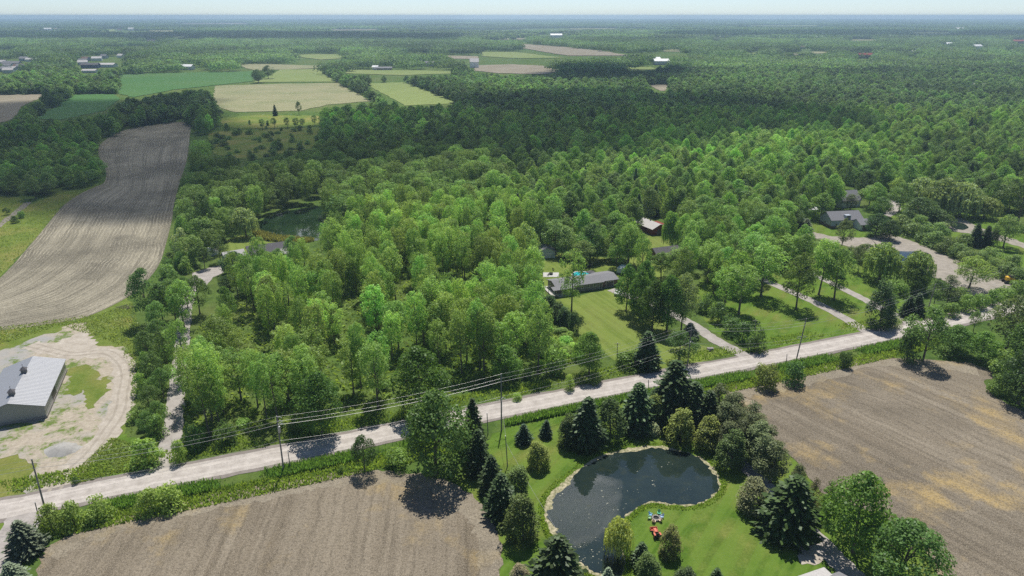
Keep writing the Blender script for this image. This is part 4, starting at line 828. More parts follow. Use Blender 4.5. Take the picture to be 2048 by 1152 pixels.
def spruce(rng, H, W, dens=1.0, droop=.25):
    Vs = []; nl = int(30 * dens)
    for l in range(nl):
        t = l / nl; z = H * (.03 + .95 * t); R = W / 2 * 1.1 * (1 - t) ** .72 * (.72 + .28 * min(1, t * 5)) * rng.uniform(.8, 1.15) + .1; nb = int(8 + 15 * (1 - t))
        for k in range(nb):
            a = k * 2 * math.pi / nb + rng.uniform(-.25, .25) + l; r = R * rng.uniform(.72, 1.1); n = max(2, int(r / .34)); f = (np.arange(n) + .7) / n
            p = np.stack([np.cos(a) * r * f, np.sin(a) * r * f, z - droop * r * f + .16 * r * f ** 2 + rng.normal(size=n) * .05], 1)
            wd = (.5 * (1 - f * .55) + .08) * .62; side = np.array([-math.sin(a), math.cos(a), 0])[None] * wd[:, None]; out = np.array([math.cos(a), math.sin(a), -.25])[None] * .3
            tilt = np.array([0, 0, 1.0])[None] * (rng.normal(size=n) * .14)[:, None]
            Vs.append(np.stack([p - out, p - side + tilt - np.array([0, 0, .1]), p + out * 1.2, p + side - tilt - np.array([0, 0, .1])], 1))
    return np.concatenate(Vs)
for i in range(3):
    rng = np.random.default_rng(80 + i); H, W = 11.5, 5.6; proto('spruce_tree', i, H, W, spruce(rng, H, W), trunk_mesh(rng, H, .6, .4, .16, 2), 'needle')
for i in range(2):
    rng = np.random.default_rng(90 + i); H, W = 7.0, 4.6
    V, P = clump_crown(rng, H, W, .1, 80, 52, .26, lambda t: (.7 + .36 * min(1, t * 3)) * (1 - max(0, t - .1)) ** .5, .62, 1.5, .8, .55); proto('cedar_tree', i, H, W, V, trunk_mesh(rng, H, .5, .5, .14, 3), 'needle')
for i in range(3):
    rng = np.random.default_rng(100 + i); H, W = 10.0, 5.5
    V, P = clump_crown(rng, H, W, H * .18, 34, 74, .3, lambda t: (.55 + .5 * math.sin(math.pi * t ** .8)) * (1 - .45 * t), 1.05, .62, .7, .35); proto('pine_tree', i, H, W, V, trunk_mesh(rng, H, H * .2, W, .17, 12), 'needle')

LEAFY = np.array((2.95, 2.95, 2.2)); NEEDLE = np.array((1.95, 1.85, 1.2))                                               # one gain for the leaf colours below
CC = {'cottonwood_tree': (.092, .150, .040), 'maple_tree': (.062, .125, .026), 'ash_tree': (.066, .118, .036), 'shrub': (.082, .140, .036), 'willow_tree': (.105, .150, .055),
      'spruce_tree': (.030, .055, .026), 'cedar_tree': (.048, .078, .026), 'pine_tree': (.062, .082, .046)}
CATN = {'cottonwood_tree': 'tree', 'maple_tree': 'tree', 'ash_tree': 'tree', 'shrub': 'shrub', 'willow_tree': 'tree', 'spruce_tree': 'tree', 'cedar_tree': 'tree', 'pine_tree': 'tree'}
R_ = random.Random(77); COUNT = {}
def plant(kind, x, y, h, wd, label, group=None, col=None, var=None):
    ps = PROTO[kind]; i = R_.randrange(len(ps)) if var is None else var % len(ps); H, W, cm, tm = ps[i]
    r = empty(kind, (x, y, 0), R_.uniform(0, 6.28), label, CATN[kind], group); r.scale = (wd / W, wd / W * R_.uniform(.88, 1.12), h / H); r.rotation_euler.x = R_.gauss(0, .03); r.rotation_euler.y = R_.gauss(0, .03)
    c = bpy.data.objects.new('crown', cm); COL.objects.link(c); c.parent = r
    k = col or CC[kind]; e_ = R_.uniform(.8, 1.2); c.color = (*[float(v * l * e_) for v, l in zip(k, NEEDLE if kind in ('spruce_tree', 'cedar_tree', 'pine_tree') else LEAFY)], 1)
    t_ = bpy.data.objects.new('trunk', tm); COL.objects.link(t_); t_.parent = r
    COUNT[kind] = COUNT.get(kind, 0) + 1; TAKEN.append((x, y, wd * .36)); return r
TAKEN = []
def T(kind, bx, by, ty, wpx, label, group=None, col=None, var=None):      # a tree traced on the photograph: base pixel, top pixel row, width in pixels
    x, y = G(bx, by); h = height_for(x, y, ty); wd = wpx * dist_px(x, y, h * .5)
    wd *= {'spruce_tree': 1.32, 'cedar_tree': 1.18, 'maple_tree': 1.1, 'pine_tree': 1.1}.get(kind, 1.0)
    f = {'maple_tree': .66, 'ash_tree': .76, 'shrub': .84, 'willow_tree': .88}.get(kind, 1.0)
    return plant(kind, x, y, h, wd, label, group, tuple(v * f for v in (col or CC[kind])), var)
OLIVE = (.048, .075, .022); BLUE = (.085, .115, .105); YEW = (.095, .125, .028); BRIGHT = (.075, .150, .026); DARK = (.035, .072, .022); SILVER = (.15, .19, .12); LIME = (.13, .19, .05)
# near pond and the lawn
T('maple_tree', 872, 948, 775, 142, 'large dense maple on the near side of the road by the field corner', col=(.070, .125, .032), var=0)
T('spruce_tree', 946, 908, 790, 46, 'tall narrow spruce touching the large maple', var=0); T('spruce_tree', 958, 948, 858, 46, 'dark spruce below the narrow spruce by the large maple', var=1)
T('spruce_tree', 984, 985, 908, 46, 'spruce in the line along the field corner, above two dark ones', var=2); T('spruce_tree', 1004, 1032, 944, 58, 'full dark spruce between the field edge and an olive cedar', var=0)
T('cedar_tree', 1047, 1080, 993, 74, 'large rounded cedar left of the near pond', col=OLIVE, var=0); T('cedar_tree', 1036, 992, 932, 54, 'olive cedar on the slope left of the pond', col=OLIVE, var=1)
T('cedar_tree', 1074, 936, 884, 50, 'low olive juniper alone on the pond lawn', col=YEW, var=1); T('spruce_tree', 1047, 885, 845, 30, 'small dark spruce alone on the lawn by the ditch', col=(.024, .05, .035), var=1); T('spruce_tree', 1091, 873, 838, 22, 'tiniest spruce on the lawn by the ditch', col=(.024, .05, .035), var=2)
T('cedar_tree', 1136, 893, 832, 46, 'round cedar at the left foot of the tall pond spruce', col=(.04, .07, .024), var=0); T('spruce_tree', 1167, 892, 787, 64, 'tall spruce behind the left end of the near pond', var=1); T('cedar_tree', 1221, 873, 794, 60, 'broad dome shaped cedar behind the near pond', col=(.045, .075, .025), var=1)
T('spruce_tree', 1274, 858, 762, 64, 'pointed spruce right of the dome shaped cedar', var=2); T('cedar_tree', 1303, 868, 845, 32, 'small pale rounded bush between the spruces behind the pond', col=SILVER, var=0); T('cedar_tree', 1312, 850, 790, 48, 'yellowish yew beside the pointed spruce', col=YEW, var=1)
T('spruce_tree', 1342, 840, 716, 86, 'largest dark spruce beside the road with the utility pole behind', var=0); T('spruce_tree', 1382, 850, 760, 64, 'dark spruce right of the largest roadside spruce', var=1); T('spruce_tree', 1408, 862, 776, 56, 'second dark spruce right of the largest roadside spruce', var=2)
T('cedar_tree', 1361, 884, 818, 62, 'golden green yew at the top of the pond lawn', col=YEW, var=0); T('cedar_tree', 1414, 892, 832, 54, 'golden green yew right of its larger twin', col=YEW, var=1); T('cedar_tree', 1462, 936, 862, 56, 'upright cedar at the right end of the near pond', col=(.05, .08, .028), var=1)
pine = [(1432, 850, 768, 50), (1450, 868, 785, 52), (1470, 886, 805, 55), (1488, 905, 822, 52), (1505, 925, 838, 54), (1522, 948, 862, 54), (1540, 965, 880, 52), (1455, 905, 838, 44), (1498, 880, 800, 44), (1442, 880, 800, 50), (1478, 915, 840, 48), (1512, 900, 826, 46), (1530, 930, 850, 46), (1466, 860, 782, 46)]
for n_, (a, b_, c_, d_) in enumerate(pine): T('pine_tree', a, b_, c_, d_ * 1.3, 'grey green pine in the row between the near pond and the brown field', 'pines in the row beside the brown field', var=n_)
T('cedar_tree', 1500, 1018, 958, 62, 'grey rounded small tree on the lawn right of the pond', col=(.085, .095, .06), var=0); T('spruce_tree', 1570, 1062, 945, 106, 'broad dark spruce at the gravel drive', col=(.03, .055, .02), var=2); T('pine_tree', 1588, 1000, 928, 46, 'pine rising behind the broad dark spruce', var=1)
T('pine_tree', 1622, 1032, 952, 34, 'thin half bare pine behind the gravel drive', col=(.09, .09, .06), var=2); T('pine_tree', 1652, 1040, 962, 32, 'thin pine touching the bright maple by the drive', var=0)
T('maple_tree', 1706, 1105, 948, 132, 'bright green maple beside the gravel drive', col=BRIGHT, var=1); T('maple_tree', 1790, 1180, 1042, 150, 'darker green maple at the bottom right field edge', col=(.058, .11, .03), var=2)
T('willow_tree', 1237, 1112, 1034, 60, 'yellow green weeping willow on the pond bank', col=(.2, .235, .085), var=0); T('cedar_tree', 1333, 1112, 1056, 48, 'brownish olive juniper beside the orange tractor', col=(.085, .09, .035), var=0)
T('spruce_tree', 1280, 1130, 1083, 38, 'small spruce near the willow at the bottom', var=1); T('cedar_tree', 1291, 1165, 1108, 56, 'rounded cedar below the small willow side spruce', col=(.05, .08, .025), var=1); T('spruce_tree', 1112, 1172, 1066, 84, 'large dark spruce at the bottom left of the pond', col=(.026, .048, .02), var=0)
T('cedar_tree', 1372, 1175, 1136, 44, 'dark evergreen top at the bottom edge left of another', col=(.03, .055, .022), var=0); T('spruce_tree', 1430, 1178, 1136, 34, 'dark spruce tip at the bottom edge near the grey house', var=2); T('spruce_tree', 1215, 1172, 1135, 26, 'tiny blue spruce on the bank at the bottom edge', col=BLUE, var=1)
T('cedar_tree', 1036, 1168, 1130, 40, 'greyish leafless looking bush at the bottom field corner', col=(.12, .11, .09), var=1)
# road edge, left to right
T('spruce_tree', 57, 1106, 1038, 52, 'blue spruce beside the corner lane', col=BLUE, var=0); T('spruce_tree', 30, 1168, 1122, 44, 'blue spruce cut by the bottom left edge', col=BLUE, var=1)
for a, b_, c_, d_, lb in [(105, 1062, 1012, 60, 'yellow green roadside bush nearest the corner blue spruce'), (150, 1052, 1005, 62, 'yellow green roadside bush second from the corner'), (198, 1038, 995, 60, 'yellow green roadside bush with a gap to its right'), (300, 1026, 978, 56, 'pale leafy bush at the left of the field edge pair'), (345, 1014, 966, 66, 'pale leafy bush at the right of the field edge pair')]: T('shrub', a, b_, c_, d_, lb, col=(.115, .165, .04))
T('ash_tree', 730, 944, 868, 54, 'small dark tree alone at the top of the front field', col=DARK, var=1); T('shrub', 683, 945, 930, 16, 'tiny bush left of the small dark tree'); T('shrub', 795, 930, 890, 56, 'leafy bush left of the large maple', col=(.09, .15, .035))
T('shrub', 1532, 776, 724, 64, 'yellow green rounded bush at the far edge of the brown field', col=(.105, .14, .04)); T('shrub', 1588, 768, 722, 52, 'dark rough bush beside the yellow green rounded bush', col=DARK); T('shrub', 1690, 735, 700, 32, 'small dark bush farther along the brown field edge', col=DARK)
T('ash_tree', 1845, 724, 612, 88, 'tall vine covered tree at the corner of the brown field', col=(.065, .115, .03), var=0); T('shrub', 1812, 722, 655, 50, 'leafy bush at the left foot of the vine covered tree', col=DARK)
T('maple_tree', 1910, 705, 650, 66, 'round green tree right of the vine covered tree', col=BRIGHT, var=0); T('maple_tree', 1960, 722, 662, 62, 'bright round tree at the corner beyond the brown field', col=BRIGHT, var=1); T('ash_tree', 1946, 665, 622, 28, 'slim young tree at the road bend', var=2); T('ash_tree', 2012, 700, 588, 100, 'tall grey green tree overhanging the road bend', col=(.085, .125, .05), var=1)
T('maple_tree', 2036, 808, 690, 96, 'big dark tree at the right edge of the brown field', var=3, col=DARK); T('shrub', 1992, 786, 750, 46, 'low bush left of the big tree at the right edge'); T('shrub', 1890, 712, 690, 44, 'low bush below the round green tree'); T('shrub', 2000, 745, 700, 60, 'dense bush between the road bend and the brown field'); T('maple_tree', 2060, 740, 640, 90, 'tree cut by the right edge above the brown field', var=2)
# north side of the road
T('maple_tree', 645, 872, 742, 92, 'dense dark round maple at the roadside edge of the stand', col=(.05, .108, .022), var=0); T('maple_tree', 842, 826, 692, 112, 'broad bright maple at the roadside edge of the stand', col=(.06, .13, .022), var=1); T('maple_tree', 1178, 752, 664, 66, 'maple between the thicket and the ranch lawn', col=BRIGHT, var=2); T('shrub', 1110, 745, 690, 56, 'leafy bush left of the maple by the thicket'); T('maple_tree', 1012, 762, 690, 60, 'bright low maple at the right end of the stand', col=BRIGHT, var=3)
T('shrub', 1258, 732, 700, 66, 'bush between the slim service pole and the dark spruce', col=BRIGHT); T('spruce_tree', 1292, 735, 658, 50, 'dark spruce on the ranch lawn by the road', var=1); T('ash_tree', 1357, 726, 662, 74, 'round tree beside the ranch driveway', var=0, col=(.055, .11, .032)); T('spruce_tree', 1378, 676, 644, 32, 'blue spruce left of the ranch driveway', col=BLUE, var=1)
for a, b_, c_, d_, lb in [(1252, 622, 528, 46, 'maple at the left end of the dark driveway clump'), (1278, 640, 540, 56, 'tall maple in the left middle of the dark driveway clump'), (1304, 662, 560, 66, 'widest maple at the front of the dark driveway clump'), (1333, 664, 548, 60, 'maple at the right of the dark driveway clump'), (1290, 615, 520, 50, 'maple at the back of the dark driveway clump')]: T('maple_tree', a, b_, c_, d_, lb, col=(.052, .11, .022))
T('ash_tree', 1362, 662, 540, 62, 'pale sparse tree with bare limbs behind the blue spruce', col=(.085, .11, .055), var=1)
for a, b_, c_, d_, lb in [(1412, 624, 588, 44, 'hedge bush at the top of the driveway hedge'), (1436, 644, 605, 46, 'second bush down the driveway hedge'), (1462, 666, 626, 48, 'third bush down the driveway hedge'), (1484, 682, 642, 48, 'fourth bush down the driveway hedge'), (1513, 702, 656, 42, 'last rounded bush of the driveway hedge near the road')]: T('shrub', a, b_, c_, d_, lb, col=(.05, .098, .03))
for a, b_, c_, d_, lb in [(1098, 622, 590, 34, 'dark evergreen at the top left of the ranch lawn edge'), (1114, 640, 604, 34, 'dark evergreen next down the ranch lawn edge'), (1131, 652, 615, 32, 'dark evergreen third down the ranch lawn edge'), (1146, 668, 624, 24, 'slim dark evergreen at the end of the ranch lawn edge')]: T('cedar_tree', a, b_, c_, d_, lb, col=(.032, .068, .026))
T('cottonwood_tree', 1143, 622, 498, 48, 'slender cottonwood standing before the ranch house', var=0); T('cottonwood_tree', 1066, 600, 494, 48, 'cottonwood left of the ranch back yard', var=2); T('willow_tree', 1046, 540, 442, 66, 'pale crowned willow left of the small garage', col=(.1, .155, .06), var=1)
for k_, (a, b_, c_, d_, lb) in enumerate([(1448, 616, 528, 52, 'cottonwood on the lawn left of another with a dark trunk'), (1477, 628, 528, 66, 'cottonwood with dark trunk on the eastern lawn'), (1522, 592, 488, 66, 'cottonwood beside the middle driveway with its shadow on the lawn'), (1592, 618, 505, 78, 'spreading tree straddling the middle driveway'), (1637, 590, 480, 56, 'tree between the two eastern driveways'), (1668, 600, 494, 82, 'spreading dark tree beside the eastern driveway'), (1490, 522, 470, 48, 'rounded tree left of the middle driveway end'), (1568, 540, 470, 48, 'cottonwood behind the spreading eastern trees'), (1610, 535, 478, 44, 'slim cottonwood behind the spreading eastern trees')]): T(('cottonwood_tree', 'ash_tree')[k_ in (3, 5, 6)], a, b_, c_, d_, lb, var=k_, col=(.085, .145, .036))
T('ash_tree', 1682, 500, 436, 40, 'thin leaning tree before the grey roofed house', col=(.09, .12, .06), var=2); T('cedar_tree', 1758, 656, 566, 56, 'large dark cedar between the eastern driveways', col=(.036, .07, .03), var=0); T('shrub', 1785, 654, 632, 34, 'pale bush at the foot of the large dark cedar', col=SILVER)
T('spruce_tree', 1812, 632, 590, 26, 'small dark spruce near the utility pole at the bend', var=0); T('spruce_tree', 1831, 630, 584, 28, 'slightly taller spruce near the utility pole at the bend', var=1); T('ash_tree', 1866, 616, 556, 40, 'grey green slender tree in the hedge beyond the road', var=2, col=(.06, .1, .04)); T('pine_tree', 1893, 612, 548, 48, 'broad dark pine in the hedge beyond the road', var=0)
for k_, (a, b_, c_, d_) in enumerate([(1870, 634, 610, 40), (1900, 632, 605, 44), (1930, 622, 590, 44), (1958, 618, 585, 44), (1985, 610, 580, 40), (1915, 604, 570, 40), (1800, 590, 560, 44), (1776, 585, 556, 40), (2010, 600, 570, 44), (2036, 596, 560, 50)]): T('shrub', a, b_, c_, d_, 'leafy shrub in the hedge between the gravel lot and the road', 'shrubs in the hedge beyond the road')
T('willow_tree', 1758, 560, 482, 74, 'willow in front of the puddle on its left', col=(.09, .13, .05), var=0); T('willow_tree', 1830, 576, 500, 66, 'willow in front of the puddle on its right', col=(.085, .125, .05), var=1); T('maple_tree', 1832, 586, 534, 36, 'small round tree below the right willow', var=1); T('ash_tree', 1937, 578, 510, 70, 'bright spreading tree on the gravel lot', col=LIME, var=1); T('ash_tree', 1716, 545, 488, 44, 'grey green slim tree left of the willows', col=(.09, .12, .06), var=0)
T('maple_tree', 1750, 472, 426, 48, 'dark round tree right of the grey roofed house', col=DARK, var=0); T('maple_tree', 1778, 480, 440, 40, 'spreading dark tree at the lot entrance', col=DARK, var=2)
for k_, (a, b_) in enumerate([(1798, 462), (1822, 470), (1846, 482), (1868, 494), (1890, 505), (1912, 515), (1936, 526), (1960, 536), (1985, 548), (2010, 556), (2036, 566), (1838, 462), (1880, 476), (1922, 500), (1975, 522), (2020, 540)]): T('shrub', a, b_, b_ - 32, 46, 'grey green bush in the long hedge beside the gravel lot', 'bushes in the hedge beside the gravel lot', col=(.075, .115, .045))
T('willow_tree', 1838, 418, 352, 70, 'silvery willow, leftmost of the big three behind the hedge', col=(.1, .135, .07), var=0); T('willow_tree', 1880, 430, 352, 80, 'silvery willow in the middle of the big three behind the hedge', col=(.1, .135, .07), var=1); T('willow_tree', 1918, 432, 361, 88, 'silvery willow, rightmost and fullest of the big three behind the hedge', col=(.105, .14, .075), var=0); T('ash_tree', 1792, 400, 354, 36, 'bright young tree by the curving driveway', col=LIME, var=2); T('willow_tree', 1968, 436, 392, 62, 'low grey willow beside the small pool', col=(.11, .15, .07), var=1)
T('maple_tree', 1835, 448, 394, 70, 'broad dark tree below the silvery willows', col=(.05, .095, .032), var=3); T('maple_tree', 1880, 456, 424, 52, 'dense tree at the left of the small pool', col=(.055, .1, .032), var=1)
T('spruce_tree', 1948, 492, 444, 26, 'dark spruce, left one of the pair by the hedge', var=1); T('spruce_tree', 1968, 494, 449, 24, 'dark spruce, right one of the pair by the hedge', var=2); T('cedar_tree', 1980, 496, 456, 20, 'narrow dark cedar beside the spruce pair', var=0, col=DARK); T('ash_tree', 2006, 496, 428, 56, 'open crowned tree with visible trunk by the right edge', col=(.085, .13, .045), var=1); T('ash_tree', 2034, 450, 338, 84, 'tall tree cut by the right edge behind the pool', col=(.065, .11, .04), var=0)
T('maple_tree', 1641, 440, 384, 48, 'bright tree on the lawn left of the grey roofed house', col=(.085, .15, .035), var=0); T('spruce_tree', 1598, 458, 428, 26, 'blue grey spruce at the left of the lawn by the gravel', col=BLUE, var=2); T('spruce_tree', 1610, 462, 436, 22, 'second blue grey spruce at the lawn by the gravel', col=BLUE, var=0); T('pine_tree', 1700, 420, 388, 34, 'grey pine in front of the far grey house', var=1); T('spruce_tree', 1622, 376, 332, 30, 'dark spruce rising behind the small white shed', var=0); T('spruce_tree', 1576, 352, 312, 24, 'dark pointed spruce inside the eastern wood', var=1); T('maple_tree', 1728, 390, 342, 44, 'dark round tree behind the far grey house', col=DARK, var=1); T('maple_tree', 1760, 432, 392, 42, 'rounded tree between the far grey house and the curved driveway', var=2)
# left edge of the stand
T('ash_tree', 300, 648, 535, 72, 'tall dark tree at the corner of the long field', col=(.045, .085, .03), var=0); T('ash_tree', 352, 640, 556, 60, 'dull green tree right of the tall dark corner tree', col=(.06, .105, .032), var=1); T('ash_tree', 400, 628, 548, 56, 'green tree beside the gravel court', var=2); T('ash_tree', 458, 662, 572, 46, 'ivy covered dark trunk tree by the driveway bend', col=(.05, .1, .025), var=0)
T('ash_tree', 418, 488, 386, 62, 'tall dark leafy tree left of the far pond', col=(.045, .085, .026), var=0); T('willow_tree', 493, 474, 412, 56, 'silver grey willow at the left end of the far pond', col=(.1, .13, .075), var=0); T('maple_tree', 472, 548, 502, 52, 'dark rounded tree before the pale garage', col=(.035, .075, .03), var=0); T('ash_tree', 528, 548, 497, 40, 'leafy tree hiding the left front of the dark roofed lake house', var=1); T('ash_tree', 562, 552, 496, 44, 'leafy tree hiding the right front of the dark roofed lake house', var=2); T('ash_tree', 590, 530, 470, 44, 'leafy tree at the right end of the dark roofed lake house', var=0)
T('maple_tree', 460, 578, 550, 44, 'low dark round bushy tree by the gravel court', col=DARK, var=1); T('maple_tree', 492, 590, 555, 50, 'yellow green round tree below the pale garage', col=(.1, .145, .05), var=2); T('ash_tree', 410, 538, 492, 30, 'small tree left of the white shed', var=2); T('ash_tree', 442, 526, 478, 38, 'small tree right of the white shed', var=0); T('shrub', 365, 520, 455, 40, 'silvery leaning bush by the long field edge', col=SILVER)
T('shrub', 295, 930, 878, 80, 'bright broad bush at the left of the driveway mouth', col=(.1, .155, .035)); T('shrub', 360, 924, 880, 36, 'yellow green bush at the right of the driveway mouth', col=(.11, .16, .035)); T('shrub', 152, 968, 954, 16, 'tiny dark bush at the grass corner by the barn drive', col=DARK)
T('shrub', 390, 898, 846, 56, 'dark leafy bush at the lower left of the stand', col=(.055, .105, .028)); T('shrub', 455, 886, 838, 52, 'dark leafy bush right of its twin at the lower left of the stand', col=(.055, .105, .028)); T('shrub', 1140, 780, 748, 24, 'pale low bush on the road verge', col=LIME); T('shrub', 1190, 768, 742, 34, 'low bush on the verge below the service pole'); T('shrub', 1035, 800, 785, 24, 'lowest pale bush on the road verge', col=LIME); T('ash_tree', 15, 430, 415, 16, 'small dark bush on the left meadow', var=0, col=DARK)
T('shrub', 30, 446, 432, 18, 'bush on the meadow track', col=DARK); T('shrub', 44, 436, 420, 18, 'upper bush on the meadow track', col=(.06, .11, .03))
T('ash_tree', 517, 166, 137, 30, 'lone spreading tree in the pale pasture', col=DARK, var=1); T('ash_tree', 537, 158, 130, 26, 'second spreading tree in the pale pasture', col=DARK, var=0)
for k_, (px, py, tp) in enumerate([(525, 259, 238), (550, 258, 236), (575, 257, 235), (592, 256, 236), (605, 255, 237), (630, 252, 230)]): T('cottonwood_tree', px, py, tp, 12, 'slender tree in the row across the green scrub meadow', 'slender trees across the scrub meadow', col=(.06, .11, .035))
T('spruce_tree', 551, 232, 208, 9, 'thin dark spire against the pale stubble field', var=1); T('ash_tree', 598, 230, 202, 14, 'dark upright tree against the pale stubble field', col=DARK, var=2)
for a, b_, c_, d_, kd in [(1636, 528, 488, 44, 'ash_tree'), (1662, 520, 494, 34, 'shrub'), (1706, 512, 490, 30, 'shrub'), (1728, 524, 486, 40, 'ash_tree'), (1640, 500, 478, 34, 'shrub'), (1600, 512, 468, 40, 'maple_tree'), (1618, 496, 470, 30, 'shrub')]: T(kd, a, b_, c_, d_, 'grey green growth below the gravel lot left of the willows', 'trees and bushes below the gravel lot', col=(.07, .11, .042))
for k_, (px, py, tp, wp) in enumerate([(455, 262, 246, 14), (480, 268, 256, 12), (545, 272, 262, 10), (560, 300, 276, 20), (600, 262, 248, 12), (620, 268, 250, 14), (500, 250, 240, 8), (536, 252, 240, 9), (585, 276, 268, 10), (436, 280, 262, 18)]): T('shrub', px, py, tp, wp, 'scrubby bush in the meadow below the slender tree row', 'scrubby bushes below the slender trees', col=(.05, .09, .03))
for k_, (a, b_, c_, d_) in enumerate([(320, 700, 638, 46), (336, 735, 660, 42), (300, 725, 660, 48), (312, 765, 700, 50), (328, 795, 735, 42), (302, 825, 768, 48), (320, 858, 800, 42), (298, 872, 822, 40), (326, 640, 566, 50), (352, 606, 540, 46), (376, 616, 552, 48), (318, 668, 600, 50)]): T('ash_tree', a, b_, c_, d_, 'leafy tree in the overgrown strip left of the gravel driveway', 'trees in the strip left of the gravel driveway', col=(.062, .112, .034), var=k_)
T('ash_tree', 1322, 556, 503, 46, 'leafy tree hiding the left front of the brown house', var=3, col=(.085, .145, .038)); T('cottonwood_tree', 1352, 560, 498, 48, 'leafy tree hiding the right front of the brown house', var=4)
HAND = list(TAKEN)

# ------------------------------------------------------------------ woods: near trees one by one, the rest as forest
VIS = list(VA.items())
for k_, (px, py, L, hh) in enumerate([(f[0], f[1], f[2], f[4] * 1.5) for f in FARB] + [(q[0], q[1], 15, 7) for q in SUB]):
    if py > 150: continue
    g = G(px, py); m_ = 1 / dist_px(g[0], g[1]); VIS.append(('far%d' % k_, [(px - L * .55 * m_, py + 1), (px + L * .55 * m_, py + 1), (px + L * .55 * m_, py - hh * m_), (px - L * .55 * m_, py - hh * m_)]))
def ok_spot(X, Y, h, wd, skip=()):
    """drop trees whose trunk, crown or sides would cover an area the photograph shows open"""
    X = np.asarray(X, float); Y = np.asarray(Y, float); h = np.broadcast_to(h, X.shape); wd = np.broadcast_to(wd, X.shape); bad = np.zeros(X.shape, bool)
    for fz in (0, .25, .5, .75, .97):
        for fx in (-.38, 0, .38):
            k = fx * (0 if fz == 0 else (1 if fz < .9 else .5))
            px, py = PRN(X + wd * k, Y, h * fz)
            for nm, poly in VIS:
                if nm in skip: continue
                xs = [p[0] for p in poly]; ys = [p[1] for p in poly]
                m = (px >= min(xs)) & (px <= max(xs)) & (py >= min(ys)) & (py <= max(ys))
                if m.any():
                    idx = np.where(m)[0]; bad[idx] |= inside(px[idx], py[idx], poly)
    return ~bad
rg = np.random.default_rng(5)
def jgrid(x0, x1, y0, y1, s):
    xs = np.arange(x0, x1, s); ys = np.arange(y0, y1, s * .87); X, Y = np.meshgrid(xs, ys); X = X + (np.arange(len(ys)) % 2)[:, None] * s * .5
    X = X + rg.uniform(-.38, .38, X.shape) * s; Y = Y + rg.uniform(-.38, .38, Y.shape) * s; return X.ravel(), Y.ravel()
Z = {  # zones by where trunks stand, pixels
 'stand': [(372, 720), (400, 650), (470, 600), (500, 560), (560, 530), (620, 505), (680, 480), (800, 450), (1000, 440), (1060, 480), (1080, 560), (1078, 650), (1085, 700), (1080, 752), (900, 792), (700, 830), (600, 862), (420, 880), (366, 890)],
 'hedge': [(282, 700), (344, 690), (340, 780), (318, 900), (268, 868)],
 'fieldhedge': [(352, 380), (392, 350), (410, 420), (400, 480), (380, 550), (330, 560), (335, 490), (352, 430)],
 'eastwood': [(1236, 560), (1236, 505), (1290, 470), (1400, 466), (1560, 458), (1620, 490), (1700, 500), (1690, 540), (1560, 560), (1480, 590), (1425, 590), (1400, 562), (1345, 640), (1300, 560)],
 'thicket': [(1085, 650), (1140, 672), (1180, 690), (1200, 712), (1080, 742)],
 'park': [(1400, 545), (1400, 470), (1560, 460), (1700, 490), (1770, 545), (1850, 575), (1850, 640), (1790, 650), (1500, 705)],
 'scrub': [(400, 270), (560, 256), (640, 262), (640, 310), (540, 330), (400, 330)],
 'leftscrub': [(-20, 300), (210, 300), (205, 375), (100, 395), (-20, 400)],
}
hx = np.array([t[0] for t in HAND]); hy = np.array([t[1] for t in HAND]); hr = np.array([t[2] for t in HAND])
def free(X, Y, r):
    keep = np.ones(len(X), bool)
    for i in range(len(X)):
        if (np.hypot(hx - X[i], hy - Y[i]) < hr + r).any(): keep[i] = False
    return keep
FP = []                                                    # forest points: x, y, rot, sx, sz, variant, tint
def tone(x, y): return 1 + .2 * math.sin(x * .021 + 1.7 * math.sin(y * .009)) + .16 * math.sin(y * .017 + 1.3 * math.sin(x * .013)) + rg.normal() * .17
def forest_pt(x, y, sx, sz, var, tint): k = max(.55, tone(x, y)); FP.append((x, y, sx, sz, var, tuple(c * k for c in tint)))
# 1. the cottonwood stand
X, Y = jgrid(-110, 60, 108, 330, 5.9); px, py = PRN(X, Y, 0)
m = inside(px, py, Z['stand']); X, Y, px, py = X[m], Y[m], px[m], py[m]
H_ = rg.uniform(11.5, 18.5, len(X)); W_ = rg.uniform(4.4, 7.0, len(X)); m = ok_spot(X, Y, H_, W_) & free(X, Y, 1.6)
gap = np.array([math.sin(x * .11 + 1.3 * math.sin(y * .05)) + math.sin(y * .13 + x * .04) for x, y in zip(X, Y)]); m &= (gap > -1.3)
order = [i for i in np.argsort(Y) if m[i]]; n_c = 0
for i in order:
    x, y = X[i], Y[i]
    where = ('beside the gravel driveway' if px[i] < 480 else 'near the ranch house side' if px[i] > 950 else 'around the far pond' if py[i] < 540 and px[i] < 760 else 'at the back near the deep wood' if py[i] < 540 else 'along the roadside edge' if py[i] > 740 else 'in the middle')
    if n_c < 292: plant('cottonwood_tree', x, y, H_[i], W_[i], 'light green cottonwood in the dense stand, ' + where, 'cottonwoods in the stand ' + where, col=tuple(c * k for c, k in zip(CC['cottonwood_tree'], np.array((rg.uniform(.86, 1.1), 1, 1)) * rg.uniform(.78, 1.15)))); n_c += 1
    else: forest_pt(x, y, W_[i] / 7, H_[i] / 17, int(rg.integers(0, 8)), CC['cottonwood_tree'])
X, Y = jgrid(0, 160, 160, 300, 7.2); px, py = PRN(X, Y, 0); m = inside(px, py, Z['eastwood']); X, Y, px = X[m], Y[m], px[m]
H_ = rg.uniform(11.5, 16.5, len(X)); W_ = rg.uniform(6.5, 9.5, len(X)); m = ok_spot(X, Y, H_ * .85, W_ * .8) & free(X, Y, 2.0)
